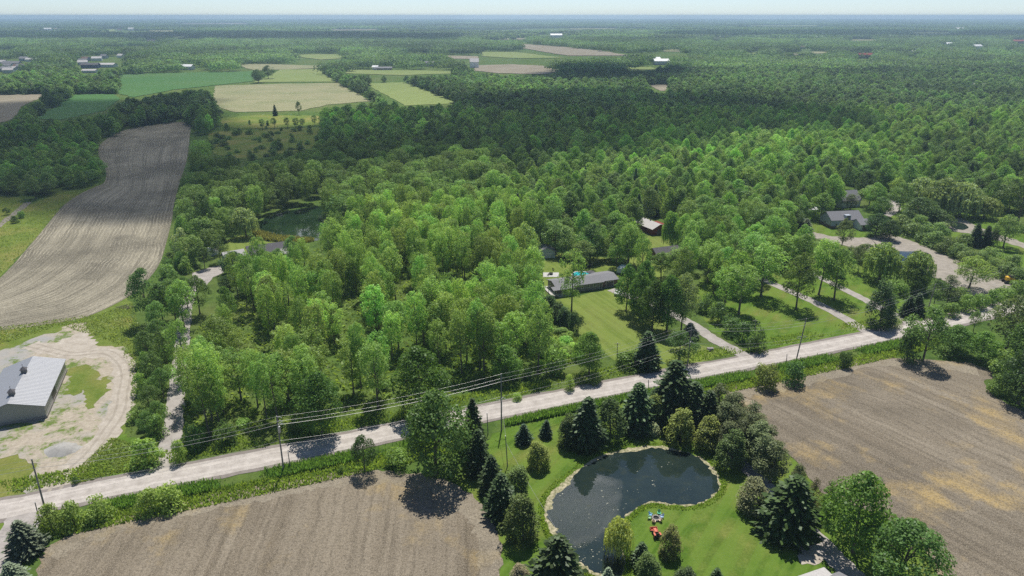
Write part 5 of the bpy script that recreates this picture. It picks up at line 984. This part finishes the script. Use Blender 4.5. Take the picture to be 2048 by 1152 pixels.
for i in np.where(m)[0]:
    w_ = 'between the ranch yard and the middle driveway' if px[i] < 1420 else 'at the end of the middle driveway'
    plant('ash_tree' if rg.random() < .55 else 'willow_tree' if rg.random() < .1 else 'cottonwood_tree', X[i], Y[i], H_[i], W_[i], 'leafy green tree in the grove ' + w_, 'trees in the grove ' + w_, col=tuple(c * k for c, k in zip((.08, .138, .038), np.array((rg.uniform(.88, 1.08), 1, 1)) * rg.uniform(.75, 1.15))))
# 2. shrubs: hedge by the barn meadow, field hedge, thicket, understorey of the stand
def shrubs(zone, s, hr_, wr, label, group, col, x0=-200, x1=200, y0=90, y1=420, kind='shrub', keep=1.0, skip=()):
    X, Y = jgrid(x0, x1, y0, y1, s); px, py = PRN(X, Y, 0); m = inside(px, py, Z[zone]); X, Y = X[m], Y[m]
    h = rg.uniform(*hr_, len(X)); wd = rg.uniform(*wr, len(X)); m = ok_spot(X, Y, h, wd, skip) & free(X, Y, .6) & (rg.random(len(X)) < keep)
    for i in np.where(m)[0]: plant(kind, X[i], Y[i], h[i], wd[i], label, group, col=tuple(c * k for c, k in zip(col, np.array((rg.uniform(.88, 1.1), 1, 1)) * rg.uniform(.75, 1.15))))
shrubs('hedge', 3.7, (3.2, 6.0), (3.6, 5.4), 'leafy bush in the overgrown strip between barn meadow and driveway', 'bushes between the barn meadow and the driveway', (.07, .125, .034))
shrubs('fieldhedge', 4.6, (4, 7.5), (4.5, 6.5), 'bush in the hedge along the right side of the long field', 'bushes in the long field hedge', (.062, .112, .035))
shrubs('thicket', 3.0, (1.6, 3.0), (2.8, 4.2), 'yellow green low bush in the thicket beside the ranch lawn', 'low bushes in the thicket', (.1, .16, .042))
shrubs('stand', 12.5, (1.8, 4.0), (2.5, 4.6), 'low undergrowth bush among the cottonwoods', 'undergrowth bushes among the cottonwoods', (.095, .155, .04), keep=.62)
shrubs('park', 15, (2.2, 4.2), (3, 4.6), 'low bush between the eastern driveways', 'low bushes between the eastern driveways', (.07, .12, .035), keep=.3)
shrubs('scrub', 10, (1.5, 4.5), (3, 8), 'scrub bush in the shaded meadow beyond the long field', 'scrub bushes in the shaded meadow', (.055, .1, .035), y0=380, y1=560, keep=.5, skip=('scrubopen', 'scrub1'))
# 3. mixed wood behind: nearest as maples and ashes, the rest forest
OPEN = ('stand', 'eastwood', 'hedge', 'thicket', 'park', 'scrub')
X, Y = jgrid(-480, 520, 150, 560, 7.6); m = np.abs(X) < Y * .88 + 25; X, Y = X[m], Y[m]; px, py = PRN(X, Y, 0)
m = np.ones(len(X), bool)
for z in OPEN: m &= ~inside(px, py, Z[z])
road = np.array([(-60, 100), (0, 129.8), (64, 152.4), (106, 168.8), (140, 182.4), (240, 228)])
m &= Y > np.interp(X, road[:, 0], road[:, 1]) + 9
m &= ~((px > 1380) & (py > 470)); m &= ~((px < 366) & (py > 540)); m &= ~((px > 1100) & (px < 1420) & (py > 545)); m &= ~((px > 1620) & (py > 425))
X, Y, px, py = X[m], Y[m], px[m], py[m]
H_ = rg.uniform(9.5, 16.5, len(X)); W_ = rg.uniform(7, 12, len(X)); low = inside(px, py, Z['leftscrub']); H_[low] *= .62; W_[low] *= .85
m = ok_spot(X, Y, H_, W_) & free(X, Y, 2.2)
TREE_COLS = [(.062, .115, .030), (.072, .130, .034), (.055, .100, .034), (.085, .140, .040), (.048, .088, .030), (.078, .120, .048), (.070, .135, .028)]
nm_ = [0, 0]
for i in [j for j in np.argsort(Y) if m[j]]:
    x, y = X[i], Y[i]; c = TREE_COLS[int(rg.integers(0, 7))]; side = 'behind the ranch house' if 1050 < px[i] < 1400 and py[i] > 420 else 'left of the long field' if px[i] < 400 else 'on the right behind the willows' if px[i] > 1500 else 'beyond the far pond' if px[i] < 900 else 'in the middle of the deep wood'
    light = px[i] < 1000 and py[i] > 330 and px[i] > 380
    k = 0 if rg.random() < .5 else 1
    if light: k = 2
    if rg.random() < .035 and px[i] > 1000: k = 3
    if y < 330 and k < 2 and nm_[k] < 225:
        nm_[k] += 1; kind = ('maple_tree', 'ash_tree')[k]
        plant(kind, x, y, H_[i], W_[i], ('rounded leafy tree ', 'open crowned leafy tree ')[k] + side, ('rounded', 'open crowned')[k] + ' trees ' + side, col=c)
    elif k == 3: forest_pt(x, y, W_[i] * .55 / 5.6, H_[i] / 11.5, 20, CC['spruce_tree'])
    elif k == 2: forest_pt(x, y, W_[i] * .85 / 7, H_[i] * 1.05 / 17, int(rg.integers(0, 8)), (.075, .128, .036))
    else: forest_pt(x, y, W_[i] / 10, H_[i] / 13, 8 + int(rg.integers(0, 12)), c)
print('counts', COUNT, len(FP))
# 4. forest to 1000 m, single trees of a lighter mesh
VARM = [p[2] for p in PROTO['cottonwood_tree']] + [p[2] for p in PROTO['maple_tree']] + [p[2] for p in PROTO['ash_tree']] + [PROTO['spruce_tree'][0][2]]
far_m = []
for i in range(3):
    rng = np.random.default_rng(200 + i)
    V, P = clump_crown(rng, 13, 10, .6, 30, 30, 1.15, ell(.72, .55), 2.0, .8, .5, .5); me = quads_mesh('far_crown', V.astype(np.float32)); far_m.append(me)
V = spruce(np.random.default_rng(7), 11.5, 5.6, .5); me = quads_mesh('far_crown', V.astype(np.float32)); far_m.append(me)
NV0 = 12
X, Y = jgrid(-1000, 1000, 500, 1060, 8.6); d = Y; m = (np.abs(X) < Y * .92 + 40) & (Y > 540); X, Y = X[m], Y[m]
H_ = rg.uniform(9, 14.5, len(X)); W_ = rg.uniform(9, 14, len(X)); m = ok_spot(X, Y, H_, W_, ())
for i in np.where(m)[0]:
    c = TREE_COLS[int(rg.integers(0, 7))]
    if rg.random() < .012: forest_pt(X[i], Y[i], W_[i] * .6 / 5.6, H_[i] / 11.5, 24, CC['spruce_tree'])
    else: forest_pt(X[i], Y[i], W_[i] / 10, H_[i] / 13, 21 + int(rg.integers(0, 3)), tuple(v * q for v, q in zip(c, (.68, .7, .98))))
# 5. patches of wood to the horizon
def wood_patch(seed, size, n, nq, q, hr_):
    rng = np.random.default_rng(seed); Vs = []
    for k in range(n):
        c = np.array([rng.uniform(-.5, .5) * size, rng.uniform(-.5, .5) * size, 0]); h = rng.uniform(*hr_); wd = rng.uniform(.28, .42) * h * 1.5
        u = unit(rng, nq); u[:, 2] = np.abs(u[:, 2]) * .95 + .02; P = c + np.stack([u[:, 0] * wd, u[:, 1] * wd, h * .32 + u[:, 2] * h * .66], 1)
        N = u + rng.normal(size=(nq, 3)) * .3; N /= np.linalg.norm(N, axis=1)[:, None]; Vs.append(leaf_quads(rng, P, N, q))
    me = quads_mesh('wood_patch', np.concatenate(Vs).astype(np.float32)); return me
mid_m = [wood_patch(300 + i, 42, 26, 42, 2.3, (10, 17)) for i in range(3)]
far_p = [wood_patch(320 + i, 170, 300, 9, 7.5, (11, 17)) for i in range(2)]
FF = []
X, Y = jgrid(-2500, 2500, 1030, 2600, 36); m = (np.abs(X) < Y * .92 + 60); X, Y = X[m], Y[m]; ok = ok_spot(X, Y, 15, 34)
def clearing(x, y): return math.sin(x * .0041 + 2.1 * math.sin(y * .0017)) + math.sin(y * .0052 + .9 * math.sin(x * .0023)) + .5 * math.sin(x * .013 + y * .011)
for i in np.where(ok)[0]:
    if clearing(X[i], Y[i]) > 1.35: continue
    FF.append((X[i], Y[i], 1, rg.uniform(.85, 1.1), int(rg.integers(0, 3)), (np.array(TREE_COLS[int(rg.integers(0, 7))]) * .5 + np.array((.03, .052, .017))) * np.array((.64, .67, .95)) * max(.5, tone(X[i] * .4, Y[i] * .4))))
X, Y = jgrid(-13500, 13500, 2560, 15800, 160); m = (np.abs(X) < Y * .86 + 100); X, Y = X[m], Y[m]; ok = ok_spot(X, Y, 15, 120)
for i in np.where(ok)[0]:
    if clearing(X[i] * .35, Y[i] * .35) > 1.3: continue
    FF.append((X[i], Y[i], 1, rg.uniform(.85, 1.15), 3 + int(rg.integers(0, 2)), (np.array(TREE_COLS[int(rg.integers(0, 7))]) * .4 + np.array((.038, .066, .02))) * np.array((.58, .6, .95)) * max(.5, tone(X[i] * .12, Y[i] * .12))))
def instancer(name, pts, meshes, label, cat):
    me = bpy.data.meshes.new(name); me.vertices.add(len(pts)); me.vertices.foreach_set('co', np.array([(p[0], p[1], 0) for p in pts], np.float32).ravel())
    a = me.attributes.new('sc', 'FLOAT_VECTOR', 'POINT'); a.data.foreach_set('vector', np.array([(p[2], p[2], p[3]) for p in pts], np.float32).ravel())
    a = me.attributes.new('rt', 'FLOAT', 'POINT'); a.data.foreach_set('value', rg.uniform(0, 6.283, len(pts)).astype(np.float32))
    a = me.attributes.new('vr', 'INT', 'POINT'); a.data.foreach_set('value', np.array([p[4] for p in pts], np.int32))
    a = me.attributes.new('tint', 'FLOAT_VECTOR', 'POINT'); a.data.foreach_set('vector', (np.array([p[5] for p in pts], np.float32) * LEAFY).ravel())
    o = link(name, me); tag(o, label, cat, kind='stuff')
    ng = bpy.data.node_groups.new(name, 'GeometryNodeTree'); ng.interface.new_socket('Geometry', in_out='INPUT', socket_type='NodeSocketGeometry'); ng.interface.new_socket('Geometry', in_out='OUTPUT', socket_type='NodeSocketGeometry')
    gi = ng.nodes.new('NodeGroupInput'); go = ng.nodes.new('NodeGroupOutput'); jn = ng.nodes.new('GeometryNodeJoinGeometry')
    def attr(nm, ty): n = ng.nodes.new('GeometryNodeInputNamedAttribute'); n.data_type = ty; n.inputs['Name'].default_value = nm; return n.outputs[0]
    sc, rt, vr = attr('sc', 'FLOAT_VECTOR'), attr('rt', 'FLOAT'), attr('vr', 'INT'); cx_ = ng.nodes.new('ShaderNodeCombineXYZ'); ng.links.new(rt, cx_.inputs[2])
    used = sorted({p[4] for p in pts})
    for k in used:
        src = bpy.data.objects.new(name + '_source', meshes[k].copy()); src.data.materials.clear(); src.data.materials.append(M['forest'])
        oi = ng.nodes.new('GeometryNodeObjectInfo'); oi.inputs['Object'].default_value = src; oi.inputs['As Instance'].default_value = True
        cm = ng.nodes.new('FunctionNodeCompare'); cm.data_type = 'INT'; cm.operation = 'EQUAL'; ng.links.new(vr, cm.inputs[2]); cm.inputs[3].default_value = k
        ip = ng.nodes.new('GeometryNodeInstanceOnPoints'); ng.links.new(gi.outputs[0], ip.inputs['Points']); ng.links.new(cm.outputs[0], ip.inputs['Selection']); ng.links.new(oi.outputs['Geometry'], ip.inputs['Instance'])
        ng.links.new(cx_.outputs[0], ip.inputs['Rotation']); ng.links.new(sc, ip.inputs['Scale']); ng.links.new(ip.outputs[0], jn.inputs[0])
    ng.links.new(jn.outputs[0], go.inputs[0]); md = o.modifiers.new('scatter', 'NODES'); md.node_group = ng; return o
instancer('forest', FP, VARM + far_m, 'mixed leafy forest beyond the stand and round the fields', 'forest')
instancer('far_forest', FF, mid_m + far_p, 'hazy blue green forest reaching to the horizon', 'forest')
print('forest', len(FP), len(FF))
# ------------------------------------------------------------------ ground cover: ditch reeds, tall weeds, algae flecks
def blades(name, pts, h0, h1, wd, col, label, cat, mat='leaf', lean=.35):
    n = len(pts); P = np.array([(p[0], p[1], .02) for p in pts]); hh = rg.uniform(h0, h1, n)[:, None]; a = rg.uniform(0, 6.28, n); s = np.stack([np.cos(a), np.sin(a), 0 * a], 1) * wd * .5 * rg.uniform(.6, 1.4, n)[:, None]
    tip = P + np.concatenate([rg.normal(size=(n, 2)) * lean * hh * .5, hh], 1); V = np.stack([P - s, P + s, tip + s * .5, tip - s * .5], 1)
    me = quads_mesh(name, V.astype(np.float32)); me.materials.append(M[mat]); o = link(name, me); o.color = (*[float(v) for v in np.array(col) * LEAFY * .62], 1); return tag(o, label, cat, kind='stuff')
def in_poly(poly, n, noise=0):
    xs = [p[0] for p in poly]; ys = [p[1] for p in poly]; X = rg.uniform(min(xs), max(xs), n * 5); Y = rg.uniform(min(ys), max(ys), n * 5); m = inside(X, Y, poly)
    return list(zip(X[m], Y[m]))[:n]
RS = spline(ROAD, 8)
def along(i0, i1, off0, off1, n):
    out = []; P = [Vector((p[0], p[1])) for p in RS]; tot = [(a, b) for a, b in zip(P[:-1], P[1:]) if i0 < (a.x + b.x) / 2 < i1]
    for _ in range(n):
        a, b = tot[int(rg.integers(0, len(tot)))]; d = (b - a); nn = Vector((d.y, -d.x)).normalized(); q = a + d * rg.random() + nn * rg.uniform(off0, off1); out.append((q.x, q.y))
    return out
def ragged(pts, lo, k=.09): return [p for p in pts if math.sin(p[0] * k * 3.1) + math.sin(p[1] * k * 4.3 + p[0] * k) + rg.normal() * .5 > lo]
blades('ditch_reeds', ragged(along(-74, -14, 4.4, 7.4, 14000) + along(-2, 36, 4.4, 6.6, 9000) + along(40, 104, 4.4, 7.6, 15000), -.5), .35, 1.3, .22, (.085, .165, .04), 'tall green reeds in the roadside ditch', 'reeds')
blades('verge_grass', along(-82, -14, 6.6, 11.5, 9000) + along(30, 110, 6.8, 11, 8000) + ragged(along(-95, 125, -9, -4.4, 14000), -.4), .15, .6, .3, (.13, .19, .042), 'long grass on the road verges', 'grass')
pts = []
for z in ('stand', 'thicket'): pts += in_poly([G(*p) for p in Z[z]], 16000 if z == 'stand' else 5000)
blades('undergrowth', pts, .2, .8, .7, (.115, .17, .036), 'yellow green undergrowth beneath the cottonwoods', 'undergrowth', lean=1.8)
pts = in_poly([G(*p) for p in [(-40, 660), (200, 628), (265, 605), (290, 700), (262, 880), (262, 740), (240, 690), (120, 650), (0, 690)]], 9000) + in_poly([G(*p) for p in VA['meadow']], 6000) + in_poly([G(*p) for p in [(148, 945), (225, 875), (320, 905), (315, 930), (140, 970)]], 5000)
blades('meadow_weeds', pts, .1, .35, .28, (.12, .155, .038), 'rough weeds over the barn meadow', 'weeds', lean=1.8)
blades('pond_reeds', in_poly([G(*p) for p in [(500, 462), (520, 466), (560, 476), (630, 482), (600, 490), (520, 480)]], 2500), 1.0, 1.9, .3, (.15, .16, .07), 'pale reeds at the near edge of the far pond', 'reeds')
ring = []
for i, q in enumerate(pw):
    for _ in range(22):
        a = Vector(pw[i - 1]); b = Vector(q); d = (b - a); c0 = a + d * rg.random(); nn = Vector((-d.y, d.x)).normalized(); s_ = 1 if inside([c0.x + nn.x * .4], [c0.y + nn.y * .4], pw)[0] else -1
        c0 = c0 - nn * s_ * rg.uniform(.05, 1.2); ring.append((c0.x, c0.y))
blades('bank_grass', ring, .1, .35, .22, (.12, .185, .032), 'longer grass round the bank of the near pond', 'grass')
fl = []
ps_ = [(G(1024 + x / 4, 864 + y / 4), s) for x, y, s in [(760, 620, 9), (690, 640, 8), (850, 630, 6), (640, 960, 9), (560, 900, 6), (720, 980, 6), (1140, 280, 2), (620, 1040, 6), (680, 860, 8), (450, 720, 3), (980, 300, 3), (1230, 250, 3), (860, 470, 4), (1170, 440, 2), (1400, 460, 2), (1130, 410, 2), (500, 940, 5), (740, 1100, 5), (380, 500, 2), (1030, 480, 2)]]
for (x, y), s in ps_:
    for _ in range(s + 1): fl.append((x + rg.normal() * s * .28, y + rg.normal() * s * .22, rg.uniform(.03, .16)))
fl = [f for f in fl if inside([f[0]], [f[1]], ins)[0]]
vs = []; fs = []
for x, y, r in fl:
    b0 = len(vs); k = 7
    for zz in (.055, .075):
        for j in range(k): a = j * 2 * math.pi / k; q = r * rg.uniform(.6, 1.3) if zz < .06 else 0; vs.append((x + (r * (.7 + .5 * math.sin(j * 2.3 + x * 9))) * math.cos(a) * 1.2, y + (r * (.7 + .5 * math.sin(j * 1.7 + y * 9))) * math.sin(a) * .7, zz))
    fs.append(tuple(range(b0 + k, b0 + 2 * k))); fs += [(b0 + j, b0 + (j + 1) % k, b0 + k + (j + 1) % k, b0 + k + j) for j in range(k)]
me = bpy.data.meshes.new('floating_algae'); me.from_pydata(vs, [], fs); me.update(); M['fleck'] = m_flat('algae_fleck', (.42, .42, .33), .9, .1, var=.3, scale=2)
tag(link('floating_algae', me, M['fleck']), 'pale flecks of algae floating on the near pond', 'algae', kind='stuff')
# ------------------------------------------------------------------ clouds above (they throw the broad shade) and the air
def m_cloud(name, opm, trl):
    t = NT(name); tr = t.n('ShaderNodeBsdfTransparent'); d = t.n('ShaderNodeBsdfDiffuse'); d.inputs[0].default_value = (.95, .95, .96, 1); tl = t.n('ShaderNodeBsdfTranslucent'); tl.inputs[0].default_value = (.95, .95, .96, 1)
    at_ = t.n('ShaderNodeAttribute', attribute_name='dens'); nz = t.noise(t.pos(), .006, 6, .6)
    op = t.ramp(t.math('ADD', at_.outputs['Fac'], t.math('MULTIPLY', t.math('SUBTRACT', nz, .5), 1.1)), .12, .55)
    m1 = t.n('ShaderNodeMixShader'); m1.inputs[0].default_value = trl; t.t.links.new(d.outputs[0], m1.inputs[1]); t.t.links.new(tl.outputs[0], m1.inputs[2])
    m2 = t.n('ShaderNodeMixShader'); t.put(m2.inputs[0], t.math('MULTIPLY', op, opm)); t.t.links.new(tr.outputs[0], m2.inputs[1]); t.t.links.new(m1.outputs[0], m2.inputs[2]); t.t.links.new(m2.outputs[0], t.out.inputs['Surface'])
    return t.m
M['cloud'] = m_cloud('cloud', .62, .65); M['brightcloud'] = m_cloud('bright_cloud', .88, .97)
def cloud(px, alt, step, label, edge, thick, z0=12, mat='cloud'):
    g = [G(*p, z0) for p in px]; off = SUN_DIR * ((alt - z0) / SUN_DIR.z); poly = [(x + off.x, y + off.y) for x, y in g]
    xs = [p[0] for p in poly]; ys = [p[1] for p in poly]; nx = int((max(xs) - min(xs)) / step) + 3; ny = int((max(ys) - min(ys)) / step) + 3
    X, Y = np.meshgrid(min(xs) - step + np.arange(nx) * step, min(ys) - step + np.arange(ny) * step); ins_ = inside(X.ravel(), Y.ravel(), poly)
    D = np.full(X.size, 1e9)
    for (x1, y1), (x2, y2) in zip(poly, poly[1:] + poly[:1]):
        dx, dy = x2 - x1, y2 - y1; tt = np.clip(((X.ravel() - x1) * dx + (Y.ravel() - y1) * dy) / (dx * dx + dy * dy + 1e-9), 0, 1); D = np.minimum(D, np.hypot(X.ravel() - x1 - tt * dx, Y.ravel() - y1 - tt * dy))
    D = np.where(ins_, D, -D); dens = np.clip(.5 + D / edge * .5, 0, 1.6); keep = dens > 0
    bump = 1 + .5 * np.sin(X.ravel() / (step * 2.2)) * np.cos(Y.ravel() / (step * 1.9)); up = np.clip(D / edge + .6, 0, 3) ** .5 * thick * bump
    N = X.size; top = np.stack([X.ravel(), Y.ravel(), alt + up], 1); bot = np.stack([X.ravel(), Y.ravel(), alt - up * .15], 1); vs = np.concatenate([top, bot]); fs = []
    for j in range(ny - 1):
        for i in range(nx - 1):
            q = (j * nx + i, j * nx + i + 1, (j + 1) * nx + i + 1, (j + 1) * nx + i)
            if any(keep[k] for k in q): fs.append(q); fs.append(tuple(k + N for k in q[::-1]))
    me = bpy.data.meshes.new('cloud'); me.from_pydata(vs.tolist(), [], fs); me.update(); a = me.attributes.new('dens', 'FLOAT', 'POINT'); a.data.foreach_set('value', np.concatenate([dens, dens]).astype(np.float32))
    for p in me.polygons: p.use_smooth = True
    return tag(link('cloud', me, M[mat]), label, 'cloud')
cloud([(-150, 185), (120, 178), (240, 176), (400, 176), (436, 214), (520, 222), (640, 222), (720, 208), (860, 200), (960, 186), (1080, 176), (1250, 172), (1420, 182), (1560, 200), (1700, 224), (1770, 232), (1690, 246), (1560, 252), (1450, 262), (1330, 282), (1180, 298), (1000, 296), (800, 302), (640, 318), (520, 330), (400, 335), (370, 362), (200, 370), (60, 345), (-150, 340)], 260, 22, 'broad flat white cloud over the middle woods', 34, 30)
cloud([(1070, 129), (1130, 126), (1240, 124), (1370, 127), (1345, 138), (1260, 146), (1150, 151), (1080, 146)], 1200, 22, 'small bright cloud high over the tan fields', 45, 60, mat='brightcloud')
cloud([(-200, 66), (300, 60), (700, 66), (930, 70), (900, 78), (400, 75), (-200, 76)], 900, 110, 'long far cloud over the left horizon woods', 150, 90)
cloud([(1350, 62), (1700, 60), (2200, 64), (2200, 70), (1700, 71), (1350, 68)], 900, 130, 'long far cloud over the right horizon woods', 180, 90)
hz = bpy.data.meshes.new('haze'); x0, x1, y0, y1, z0, z1 = -14500, 14500, -350, FAR + 100, -1.0, 88.0
hz.from_pydata([(x, y, z) for x in (x0, x1) for y in (y0, y1) for z in (z0, z1)], [], [(0, 1, 3, 2), (4, 6, 7, 5), (0, 4, 5, 1), (2, 3, 7, 6), (0, 2, 6, 4), (1, 5, 7, 3)]); hz.update()
hm = bpy.data.materials.new('haze'); hm.use_nodes = True; hm.node_tree.nodes.clear(); ho = hm.node_tree.nodes.new('ShaderNodeOutputMaterial'); pv = hm.node_tree.nodes.new('ShaderNodeVolumePrincipled')
pv.inputs['Color'].default_value = (.51, .68, .87, 1); pv.inputs['Density'].default_value = HAZE; pv.inputs['Anisotropy'].default_value = .3; hm.node_tree.links.new(pv.outputs[0], ho.inputs['Volume'])
tag(link('haze', hz, hm), 'pale summer haze over the land', 'haze', kind='stuff')
